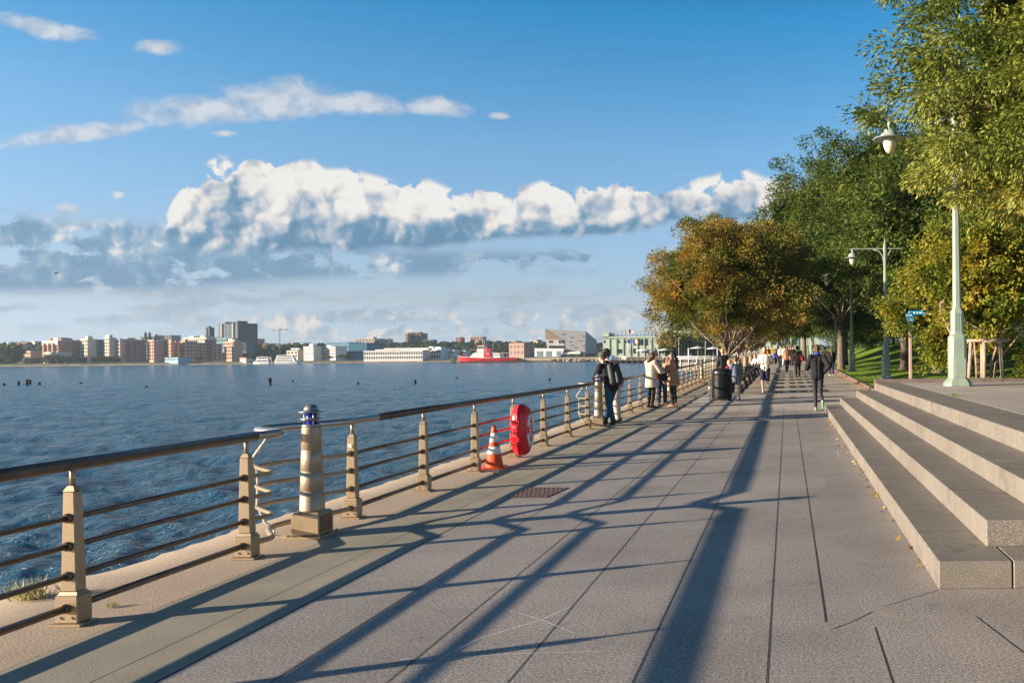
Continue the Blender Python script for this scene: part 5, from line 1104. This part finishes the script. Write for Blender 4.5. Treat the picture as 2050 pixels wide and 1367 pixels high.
m = MB(); m.prism([(-L*.30, 2.1), (-L*.22, 4.3), (-L*.12, 4.9), (L*.06, 4.9), (L*.06, 2.0)], -2.7, 2.7); m.obj('wheelhouse_base', BW, t)
m = MB(); m.prism([(-L*.17, 4.9), (-L*.155, 7.4), (-L*.05, 7.6), (-L*.04, 4.9)], -2.1, 2.1); m.obj('wheelhouse', BW, t)
w1 = MB(); w1.box((-L*.105, -2.12, 6.7), (L*.10, .08, .8)); w1.obj('window_band', BG, t)
MB().box((-L*.10, 0, 7.75), (L*.15, 4.8, .22)).obj('wheelhouse_roof', BR_, t)
MB().prism([(-L*.045, 2.4), (-L*.045, 6.4), (L*.05, 6.4), (L*.07, 2.4)], -2.9, 2.6).obj('red_tower', BR_, t)
e = MB(); e.tube([(-L*.005+.65*math.cos(a), -2.96, 5.2+.65*math.sin(a)) for a in np.linspace(0, 2*PI, 17)], .12, 5); e.obj('white_emblem', BW, t)
e = MB(); e.box((L*.02, -2.95, 3.9), (1.8, .06, .28)); e.obj('white_lettering', BW, t)
MB().prism([(L*.06, 2.0), (L*.08, 4.3), (L*.20, 4.3), (L*.22, 2.0)], -2.4, 2.4).obj('aft_cabin', BW, t)
for i in range(3): MB().box((L*(.10+.035*i), -2.43, 3.4), (.5, .08, .5)).obj('port_window', BG, t)
m = MB(); m.box((L*.33, 0, 4.2), (L*.26, 4.6, .14)); m.obj('aft_canopy', BW, t)
for i in range(5): MB().tube([(L*(.21+.06*i), -2.1, 2.0), (L*(.21+.06*i), -2.1, 4.2)], .07, 5).obj('stanchion', BW, t)
for (x_, hgt) in ((-L*.09, 11.2), (-L*.06, 10.4), (L*.08, 8.6)): MB().tube([(x_, 0, 6), (x_, 0, hgt)], [.14, .05], 6).obj('mast', BW, t)
for (x_, z_) in ((-L*.19, 5.0), (-L*.36, 3.4), (L*.03, 6.6), (L*.09, 5.0), (L*.14, 4.6), (L*.24, 4.5)):
    MB().tube([(x_, 0, z_-.9), (x_, 0, z_), (x_-1.0, 0, z_+.7), (x_-1.9, 0, z_+.8)], [.2, .18, .14, .10], 6).obj('water_cannon', BR_ if z_ > 4 or x_ < -9 else BW, t)
MB().tube([(L*.04, 0, 6), (L*.10, 0, 8.6), (L*.14, 0, 7.4)], .12, 5).obj('crane_arm', BG, t)
def cruise(lbl, x0, x1, yt, Y, decks, rev=False, nm='cruise_boat'):
    L = (x1-x0)*Y/F; t = thing(nm, lbl, 'boat', (Xp((x0+x1)/2, Y), Y, WZ), PI if rev else 0); hgt = Zp((x0+x1)/2, yt, Y)-WZ
    hull(MB(), L, L*.2, [(0, .05, .3, hgt*.34), (.12, .7, -.3, hgt*.28), (.4, 1, -.5, hgt*.25), (1, .95, -.2, hgt*.25)], 0).obj('hull', BW, t)
    for d_ in range(decks):
        a = -.34+.05*d_; b_ = .47-.03*d_; z0 = hgt*(.25+.70*d_/decks); z1 = hgt*(.25+.70*(d_+1)/decks); MB().prism([(L*a, z0), (L*(a+.06), z1), (L*b_, z1), (L*b_, z0)], -L*.085+.2*d_, L*.085-.2*d_).obj('deck', BW, t)
        for sgn in (-1, 1): MB().box((L*(a+b_+.05)/2, sgn*(L*.085-.2*d_+.02), (z0+z1)/2+.05), (L*(b_-a)*.82, .06, (z1-z0)*.42)).obj('window_band', BG, t)
    MB().tube([(L*.05, 0, hgt*.9), (L*.05, 0, hgt*1.15)], .1, 5).obj('mast', BW, t)
cruise('large white cruise boat at the far bank below the crane', 551, 602, 709.5, SHORE-18, 3, True)
cruise('smaller white two-deck boat left of the large white cruise boat', 507, 539, 713.5, SHORE-8, 2)
t = thing('davit', 'white A-frame davit between the two white boats', 'davit', (Xp(541, SHORE-2), SHORE-2, WZ))
for a, b in ((-1, -.3), (1, .3)): MB().tube([(a, 0, 0), (b, 0, 5)], .16, 5).obj('leg', BW, t)
# moored dolphin and breakwater beside the fireboat
Y = 455; t = thing('mooring_dolphin', 'cluster of greenish timber piles off the fireboat bow', 'mooring piles', (Xp(906, Y), Y, WZ))
for i in range(6): MB().tube([(-1.2+.5*i, .4*(i % 2), -1), (-1.1+.45*i, .3*(i % 2), 3.0+.25*(i % 3))], .26, 7).obj('pile', M('green timber', (.16, .18, .11), .9, var=.3), t)
t = thing('wave_screen', 'row of dark timber piles along the waterline in front of the fireboat', 'wave screen', (0, 462, WZ)); m = MB(); x = Xp(918, 462)
MB().box(((Xp(918, 462)+Xp(1115, 462))/2, .3, .5), (Xp(1115, 462)-Xp(918, 462), .3, .25)).obj('waler', M('wet timber', (.06, .05, .04), .8), t)
me = MB().tube([(0, 0, -1), (0, 0, .95)], .2, 6).mesh('pile')
for i in range(98): link('pile', me, M('wet timber'), t, (x+i*(Xp(1115, 462)-x)/98, 0, 0))
# quay wall, museum, rocks
YM = 470
STN = M('pale quay stone', (.42, .36, .25), .9, var=.15, scale=.3)
m = MB().box(((Xp(1037, YM)+Xp(1330, YM))/2, YM+30, WZ+.6), (Xp(1330, YM)-Xp(1037, YM), 60, 3.6)); struct(m.obj('quay', STN))
t = thing('museum', 'angular grey and brown museum building with a slanted roof on the pier', 'museum', (0, YM+8, 0)); z = lambda x, y: Zp(x, y, YM+8); X = lambda x: Xp(x, YM+8)
GRM = M('grey metal cladding', (.30, .29, .29), .55, .2, var=.06, scale=.2); BRM = M('brown timber cladding', (.27, .18, .12), .7, var=.12, scale=.5)
vs = [(X(1092), 0, z(1092, 658.5)), (X(1173), 0, z(1173, 663)), (X(1171), 0, z(1171, 708)), (X(1096), 0, z(1096, 697)), (X(1093), 0, z(1093, 678)),
      (X(1092)+4, 24, z(1092, 660)), (X(1179), 20, z(1179, 680)), (X(1178), 20, z(1178, 708)), (X(1097), 24, z(1097, 697)), (X(1094), 24, z(1094, 680))]
MB().add(vs, [(0, 1, 2, 3, 4), (1, 6, 7, 2), (0, 5, 6, 1), (0, 4, 9, 5), (4, 3, 8, 9), (5, 9, 8, 7, 6), (3, 2, 7, 8)]).obj('grey_volume', GRM, t)
MB().prism([(X(1091.8), z(1092, 659)), (X(1126), z(1126, 680)), (X(1093), z(1093, 680))], -.25, -.05).obj('brown_wedge', BRM, t)
MB().prism([(X(1093), z(1093, 680)), (X(1130), z(1130, 680)), (X(1130), z(1130, 698)), (X(1096), z(1096, 698))], -.20, -.06).obj('pale_storey', wallm('museum pale', (.46, .43, .39)), t)
for a, b, c, d_ in ((1099, 1107, 682, 686), (1119, 1123, 681, 687), (1125, 1129, 680.5, 687), (1099, 1130, 692, 697)): MB().prism([(X(a), z(a, c)), (X(b), z(b, c)), (X(b), z(b, d_)), (X(a), z(a, d_))], -.35, -.22).obj('window', WIN, t)
for a, b in ((1130, 669), (1146, 675.5), (1143, 684), (1146, 691.5), (1153, 696), (1168, 673), (1163, 682.5), (1170, 692)): MB().prism([(X(a-3), z(a, b-.7)), (X(a+3), z(a, b-.7)), (X(a+3), z(a, b+.7)), (X(a-3), z(a, b+.7))], -.12, -.03).obj('slit_window', WIN, t)
MB().prism([(X(1073), z(1073, 697)), (X(1133), z(1133, 698.5)), (X(1131), z(1131, 701)), (X(1124), z(1124, 714)), (X(1073), z(1073, 714))], -3, 10).obj('white_podium', BW, t)
MB().prism([(X(1125), z(1125, 706)), (X(1163), z(1163, 703)), (X(1163), z(1163, 708)), (X(1125), z(1125, 709))], -2, 4).obj('white_canopy', BW, t)
for a, b in ((1078, 1089), (1096, 1106), (1117, 1124)): MB().prism([(X(a), z(a, 703)), (X(b), z(b, 703)), (X(b), z(b, 713)), (X(a), z(a, 713))], -3.2, -3.02).obj('doorway', WINL, t)
R = np.random.default_rng(9); V = []; Q = []; off = 0
for i in range(420):
    x = R.uniform(Xp(1108, YM), Xp(1216, YM)); r_ = R.uniform(.3, .95); jj = 1+.3*R.normal(size=(len(bv), 1)); V.append(bv*jj*np.array([r_*1.2, r_, r_*.7])+np.array([x, YM-2+R.uniform(-3, 1.5), WZ+.3+R.uniform(0, 1.1)])); Q += [tuple(a+off for a in f) for f in bf]; off += len(bv)
stuff(link('riprap', qmesh('riprap', np.concatenate(V), np.array(Q)), M('riprap stone', (.36, .30, .22), .9, var=.3, scale=1.2, world=True)))
# green pier building
YG = 400; X = lambda x: Xp(x, YG); z = lambda x, y: Zp(x, y, YG); GN = M('pale green paint', (.44, .49, .37), .7, var=.06, scale=.2, world=True); GN2 = M('deeper green paint', (.34, .43, .34), .7)
t = thing('pier_building', 'long pale green pier building with railed roof deck behind the orange tree', 'pier building', (0, YG, 0))
MB().box(((X(1207)+X(1640))/2, 18, (z(1400, 714)+z(1400, 673))/2), (X(1640)-X(1207), 36, z(1400, 673)-z(1400, 716))).obj('wall', GN, t)
MB().box((X(1213), 6, z(1213, 671)), (X(1219)-X(1207), 12, 2.4)).obj('corner_block', GN, t)
MB().box(((X(1206)+X(1640))/2, 17.8, z(1400, 674.5)), (X(1641)-X(1206), 36.6, .5)).obj('cornice', GN2, t)
MB().box(((X(1322)+X(1640))/2, 20, z(1400, 664)), (X(1640)-X(1322), 30, 3.6)).obj('upper_storey', GN2, t)
MB().box(((X(1325)+X(1640))/2, 4.9, z(1400, 668)), (X(1640)-X(1325), .3, 1.2)).obj('upper_window_band', WINL, t)
MB().box(((X(1230)+X(1322))/2, 3.0, z(1280, 662.5)), (X(1322)-X(1221), .25, .35)).obj('roof_rail', GN2, t)
for i in range(14): MB().box((X(1220+i*7.6), 2.6, z(1280, 668.5)), (.16, .16, 3.0)).obj('roof_post', M('dark green steel', (.08, .12, .10), .6), t)
me = MB().box((0, 0, 0), (.10, .10, 1.3)).mesh('baluster')
for i in range(60): link('baluster', me, M('dark green steel'), t, (X(1221+i*1.72), 2.2, z(1280, 671.3)))
for i in range(30): MB().box((X(1220+i*14), -.15, z(1300, 694)), (.5, .35, 9.2)).obj('pilaster', GN2, t)
for a, b, c, d_ in ((1260, 1269, 680, 691), (1271, 1282, 679, 691), (1284, 1296, 679, 691), (1328, 1340, 680, 691), (1345, 1356, 680, 691), (1234, 1245, 699, 707), (1260, 1272, 698, 707), (1286, 1298, 699, 707), (1313, 1326, 699, 707), (1546, 1562, 674, 690), (1566, 1580, 676, 690), (1584, 1600, 676, 690)):
    MB().box(((X(a)+X(b))/2, -.10, (z(a, c)+z(a, d_))/2), (X(b)-X(a), .2, z(a, c)-z(a, d_))).obj('window', WIN if b-a > 10 else WINL, t)
for a in (1210, 1239, 1252, 1303, 1316): MB().box((X(a), -.10, z(a, 684)), (.7, .2, 1.0)).obj('small_window', WIN, t)
# tall arched frame behind, flags, masts
t = thing('steel_frame', 'tall grey arched steel frame behind the green pier building', 'steel frame', (X(1296), YG+50, z(1296, 676)))
SG = M('blue grey steel', (.16, .18, .22), .6)
for a in (-1.6, -.4, .8, 1.9): MB().tube([(a*1.1, 0, 0), (a*1.1, 0, 9.6-.3*abs(a+1)), (a*1.1+.5, 0, 11.2-.5*a)], .12, 5).obj('leg', SG, t)
MB().tube([(-1.8, 0, 9.3), (-1.3, 0, 11), (-.6, 0, 11.8), (.6, 0, 11.6), (2.2, 0, 10.4)], .12, 5).obj('arch', SG, t)
def flag(lbl, px, y0, y1, fc, Y=385):
    t = thing('flagpole', lbl, 'flagpole', (Xp(px, Y), Y, Zp(px, y1, Y))); h_ = Zp(px, y0, Y)-Zp(px, y1, Y); MB().tube([(0, 0, 0), (0, 0, h_)], [.12, .06], 6).obj('pole', BW, t)
    w_, hh = 2.2, 1.5
    for i, (c, a, b) in enumerate(fc):
        MB().grid([.1+w_*a[0], .1+w_*(a[0]+a[1])/2, .1+w_*a[1]], [0, 1], lambda x, y: h_-.2-hh*(b[0] if y else b[1])-.25*x/w_).obj('flag', c, t)
FR = M('flag red', (.5, .03, .04), .8); FW = M('flag white', (.7, .68, .66), .8); FB = M('flag blue', (.03, .05, .25), .8); FO = M('flag orange', (.6, .2, .03), .8)
def flagv(lbl, px, y0, y1, kind, Y=385, half=False):
    t = thing('flagpole', lbl, 'flagpole', (Xp(px, Y), Y, Zp(px, y1, Y))); h_ = Zp(px, y0, Y)-Zp(px, y1, Y); MB().tube([(0, 0, 0), (0, 0, h_)], [.13, .07], 6).obj('pole', BW, t)
    h0 = h_*(.55 if half else .97); f = MB(); w_, hh = 2.4, 1.7; P_ = lambda u, v: (.1+w_*u, .25*math.sin(u*5), h0-hh*v-.45*u)
    def patch(u0, u1, v0, v1, mt, dy=0.0):
        m = MB(); n = 5; vs = [(P_(u0+(u1-u0)*i/n, v)[0], P_(u0+(u1-u0)*i/n, v)[1]+dy, P_(u0+(u1-u0)*i/n, v)[2]) for v in (v0, v1) for i in range(n+1)]; m.add(vs, [(i, i+1, n+2+i, n+1+i) for i in range(n)]); return m.obj('flag', mt, t)
    if kind == 'us':
        for i in range(7): patch(0 if i > 3 else .4, 1, i/7, (i+1)/7, FR if i % 2 == 0 else FW)
        patch(0, .4, 0, 4/7, FB)
    elif kind == 'blue': patch(0, 1, 0, 1, FB)
    else: patch(0, .33, 0, 1, FB); patch(.33, .66, 0, 1, FW); patch(.66, 1, 0, 1, FO)
flagv('white flagpole with a red, white and blue striped flag above the green building', 1259, 658, 712, 'us'); flagv('flagpole with a plain dark blue flag in front of the green building', 1256.5, 678, 712, 'blue', 380); flagv('flagpole with a blue, white and orange flag in front of the green building', 1267, 678, 712, 'tri', 378)
# timber edged pier with playground
YP = 345; X = lambda x, Y=YP: Xp(x, Y); z = lambda x, y, Y=YP: Zp(x, y, Y)
zt = z(1300, 719.5); zb = WZ+.3; x0 = X(1218); x1 = X(1560)
t = thing('timber_pier', 'pier with a sand coloured timber edge on dark piles, carrying the playground', 'pier', (0, YP, 0))
SNDT = M('sand coloured timber', (.50, .35, .20), .85, var=.2, scale=.6); MB().box(((x0+x1)/2, 24, (zt+zb+.9)/2), (x1-x0, 48, zt-zb-.9)).obj('deck', SNDT, t)
me = MB().box((0, 0, 0), (.4, .4, 2.2)).mesh('pile')
for i in range(30): link('pile', me, M('wet timber'), t, (x0+.5+i*(x1-x0-1)/29, -.25, WZ+.4))
MB().box(((x0+x1)/2, 1.2, WZ+.5), (x1-x0-2, .5, 1.6)).obj('underdeck_shade', M('wet timber'), t)  # solid dark box standing in for the shade under the deck
me = MB().box((0, 0, 0), (.07, .07, 1.1)).mesh('baluster')
MB().box(((x0+x1)/2, .2, zt+1.1), (x1-x0, .08, .08)).obj('top_rail', BW, t)
for i in range(96): link('baluster', me, BW, t, (x0+i*(x1-x0)/95, .2, zt+.55))
t = thing('mural_wall', 'light blue painted wall at the left end of the timber pier', 'wall', (X(1222), YP+1, zt)); MB().box((-.2, 1, .2), (1.6, 4, 3.2), bev=.04).obj('panel', M('sky blue paint', (.16, .42, .62), .7), t)
t = thing('mural_panel', 'white panel with coloured figures beside the blue wall on the pier', 'panel', (X(1238), YP+1.5, zt)); MB().box((0, 0, .8), (5.6, .2, 1.6)).obj('board', BW, t); MB().box((.5, -.13, .8), (.4, .05, .9)).obj('red_figure', FR, t)
for i in range(4): MB().box((-2.2+.6*i, -.13, .8), (.16, .05, 1.0)).obj('blue_figure', FB, t)
t = thing('planting', 'low brown planting behind the rail of the timber pier', 'plants', (X(1285), YP+3, zt)); n = 1500; P = np.stack([rng.uniform(-7, 7, n), rng.uniform(0, 3, n), rng.random(n)*.9], 1); link('foliage', leafmesh('foliage', P, rng.normal(size=(n, 3))+np.array([0, 0, 1.]), .5, .2), leafmat('brown planting', [(0, (.1, .12, .03)), (.6, (.28, .2, .08)), (1, (.4, .25, .1))], .1), t)
def ptree(px, w_, h_, Y, lbl, yb=716): ball_tree(px, yb, w_, h_, FL, lbl, Y, 'trees on the playground pier')
for a in ((1345, 44, 46, 352, 'round dark tree on the playground pier left of the poles'), (1372, 44, 44, 356, 'round dark tree on the playground pier behind the poles'), (1402, 38, 36, 354, 'dark tree on the playground pier above the first parasol'), (1425, 34, 34, 358, 'dark tree on the playground pier above the second parasol'), (1450, 36, 36, 362, 'dark tree on the playground pier behind the zelkova limbs')): ptree(*a)
t = thing('playground', 'blue climbing frame with tall cream posts on the timber pier', 'playground', (X(1363), YP+6, zt))
PB = M('playground blue', (.04, .14, .45), .5); CP = M('cream post', (.62, .5, .30), .6)
for i, (a, h_) in enumerate(((-3.6, 6.0), (-2.6, 6.0), (-.6, 7.3), (.9, 6.2), (2.3, 6.1))): MB().tube([(a, 0, 0), (a, 0, h_)], .13, 6).obj('post', CP, t)
MB().box((-3.1, 0, 5.9), (1.3, .16, .12)).obj('crossbar', CP, t)
for i in range(9): MB().box((-4.6+i*1.05, .3*(i % 3), .9+.25*(i % 3)), (.75, .9, 1.6+.5*(i % 2)), bev=.05).obj('blue_panel', PB, t)
def parasol(px, py_, w_, lbl):
    Y = YP+4; t = thing('parasol', lbl, 'parasol', (Xp(px, Y), Y, zt), 0, 'white parasols on the playground pier'); h_ = Zp(px, py_, Y)-zt; r_ = w_*Y/F/2
    MB().tube([(0, 0, 0), (0, 0, h_-.05)], .07, 6).obj('pole', BW, t); MB().lathe([(r_, h_-.95), (r_, h_-.85), (r_*.55, h_-.45), (.12, h_), (.01, h_+.02)], 12).obj('canopy', BW, t)
parasol(1397, 693, 34, 'white parasol left of the zelkova trunk'); parasol(1428, 694, 32, 'white parasol nearest to the zelkova trunk'); parasol(1290, 697.5, 36, 'wide flat white parasol in front of the green building'); parasol(1330, 697, 30, 'white parasol right of the thatched hut')
t = thing('hut', 'small pointed brown hut on the timber pier', 'hut', (X(1307), YP+5, zt)); MB().lathe([(1.3, 0), (1.3, 2.0)], 6).obj('wall', BRM, t); MB().lathe([(1.5, 1.9), (.9, 3.4), (.05, 5.2)], 6).obj('roof', M('thatch', (.32, .22, .14), .95), t)
for i, (a, l, m_) in enumerate(((1352, 'person in red at the playground rail', FR), (1357, 'person in dark clothes at the playground rail', BLK), (1408, 'person in orange under the parasols', FO), (1418, 'person in white under the parasols', WT), (1330, 'person in tan near the thatched hut', TAN), (1322, 'person in red near the thatched hut', fabric('red cloth', (.5, .03, .03))))):
    person(l, (X(a), YP+2+i*.3, zt), deg(30*i), {}, top=m_, legs=CHA, vox=.05, group='people on the playground pier')
# white landing stage alongside the promenade
YD = 112; X = lambda x: Xp(x, YD); z = lambda x, y: Zp(x, y, YD); t = thing('landing_stage', 'white railed landing stage with grey panels beyond the promenade railing', 'landing stage', (0, YD, 0))
xa, xb = X(1346), X(1476); MB().box(((xa+xb)/2, 6, z(1410, 729)), (xb-xa, 12, .5)).obj('deck', M('pale deck concrete', (.5, .46, .38), .8), t)
MB().box(((xa+xb)/2, 6, z(1410, 738)), (xb-xa, 12, .5)).obj('lower_deck', M('pale deck concrete'), t)
for zz_ in (713.5, 717.5): MB().tube([(xa, 0, z(1410, zz_)), (xb, 0, z(1410, zz_))], .06, 6).obj('rail', BW, t)
for i in range(9): MB().tube([(xa+i*(xb-xa)/8, 0, z(1410, 740)), (xa+i*(xb-xa)/8, 0, z(1410, 713))], .07, 6).obj('post', BW, t)
for i in range(0, 8): MB().box((xa+(i+.5)*(xb-xa)/8, .05, z(1410, 723)), ((xb-xa)/8*.84, .06, .50)).obj('grey_panel', M('grey mesh panel', (.16, .15, .14), .8), t)
for i in range(4): MB().tube([(xa+.4+i*2.6, .8, WZ-1), (xa+.4+i*2.6, .8, z(1410, 729))], .16, 7).obj('pile', M('wet timber'), t)
MB().tube([(X(1378), .3, z(1378, 729)), (X(1378), .3, z(1378, 697))], .10, 8).obj('light_mast', BW, t)
for (px, y0, Y, l) in ((1436, 692, 150, 'slim lamp mast on the pier left of the zelkova trunk'), (1412, 684, 330, 'thin white mast behind the first parasol'), (1359, 677, 340, 'thin white mast behind the playground')):
    t = thing('lamp_mast', l, 'lamp mast', (Xp(px, Y), Y, g(150) if Y == 150 else zt)); h_ = Zp(px, y0, Y)-t.location.z; MB().tube([(0, 0, -1.5), (0, 0, h_)], .09, 6).obj('mast', BW, t); MB().tube([(0, 0, h_), (.35, 0, h_+.2), (.7, 0, h_)], .06, 6).obj('arm', BW, t)
# pilings and birds on the river
PILE = M('black rotten timber', (.025, .022, .02), .9)
for px, py_, h_, l in ((8, 771, 4, 'lone black pile stump at the left edge of the river'), (37, 771, 8, 'thin black pile left of the tall pile group'), (54, 771, 12, 'tallest black pile of the group in the river at left'), (60, 769, 9, 'slim leaning pile at the right of the pile group'), (79, 770, 5, 'stub of a pile right of the pile group'), (161, 768, 3, 'tiny pile stub in the river under the red brick block'),
                     (293, 775, 3, 'tiny pile stub in the river under the dark brick block'), (541, 770, 13, 'thick forked pile in the river below the crane'), (586, 764, 3, 'small pile stub right of the forked pile'), (717, 769, 4, 'low rounded pile stub in the middle of the river'), (831, 768, 8, 'slanted pile stub in the river right of centre'), (914, 758, 3, 'tiny pile stub in front of the fireboat'), (1100, 762, 5, 'pile stub in the river just left of the man in the beanie')):
    p = gnd(px, py_, WZ); s = p.y/F; t = MB().tube([(0, 0, -1), (0, 0, h_*s*.5), (.06*h_*s, 0, h_*s*.9), (.1*h_*s, 0, h_*s)], [.13*s*20*.5+.08, .13*s*20*.5+.07, .16+.1*s, .10], 8)
    if px == 541: t.tube([(0, 0, h_*s*.5), (-.25, 0, h_*s*.95)], [.2, .12], 7)
    o = t.obj('pile', PILE, None, (p.x, p.y, WZ)); tag(o, l, 'pile')
for px, py_, Y, s, l in ((113, 547.5, 160, .9, 'dark gull gliding low over the river at far left'), (790, 648, 190, .4, 'tiny dark bird above the centre of the skyline')):
    p = at(px, py_, Y); b = MB(); b.cap((-.35*s, 0, 0), (.3*s, 0, .05*s), .09*s, .05*s, 8); b.ball((.40*s, 0, .08*s), .07*s, 8)
    for q_ in (-1, 1): b.add([(-.1*s, 0, .05*s), (.15*s, 0, .06*s), (.1*s, q_*.45*s, .26*s), (-.1*s, q_*.9*s, .10*s), (-.12*s, q_*.42*s, .22*s)], [(0, 1, 2, 4), (4, 2, 3)])
    o = b.obj('gull', PILE, None, p); o.rotation_euler = (0, -.2, .9); tag(o, l, 'bird')
# ---------------------------------------------------------------- river air
m, nt, b = newmat('river haze'); nt.nodes.remove(b); pv = nt.nodes.new('ShaderNodeVolumePrincipled'); pv.inputs['Color'].default_value = (.62, .78, .95, 1); pv.inputs['Density'].default_value = HAZE; pv.inputs['Anisotropy'].default_value = .25
lk(nt, pv.outputs[0], [n for n in nt.nodes if n.type == 'OUTPUT_MATERIAL'][0].inputs['Volume'])
HAZEOBJ = stuff(MB().box((60, 720, 14), (2900, 1580, 56)).obj('haze', m))
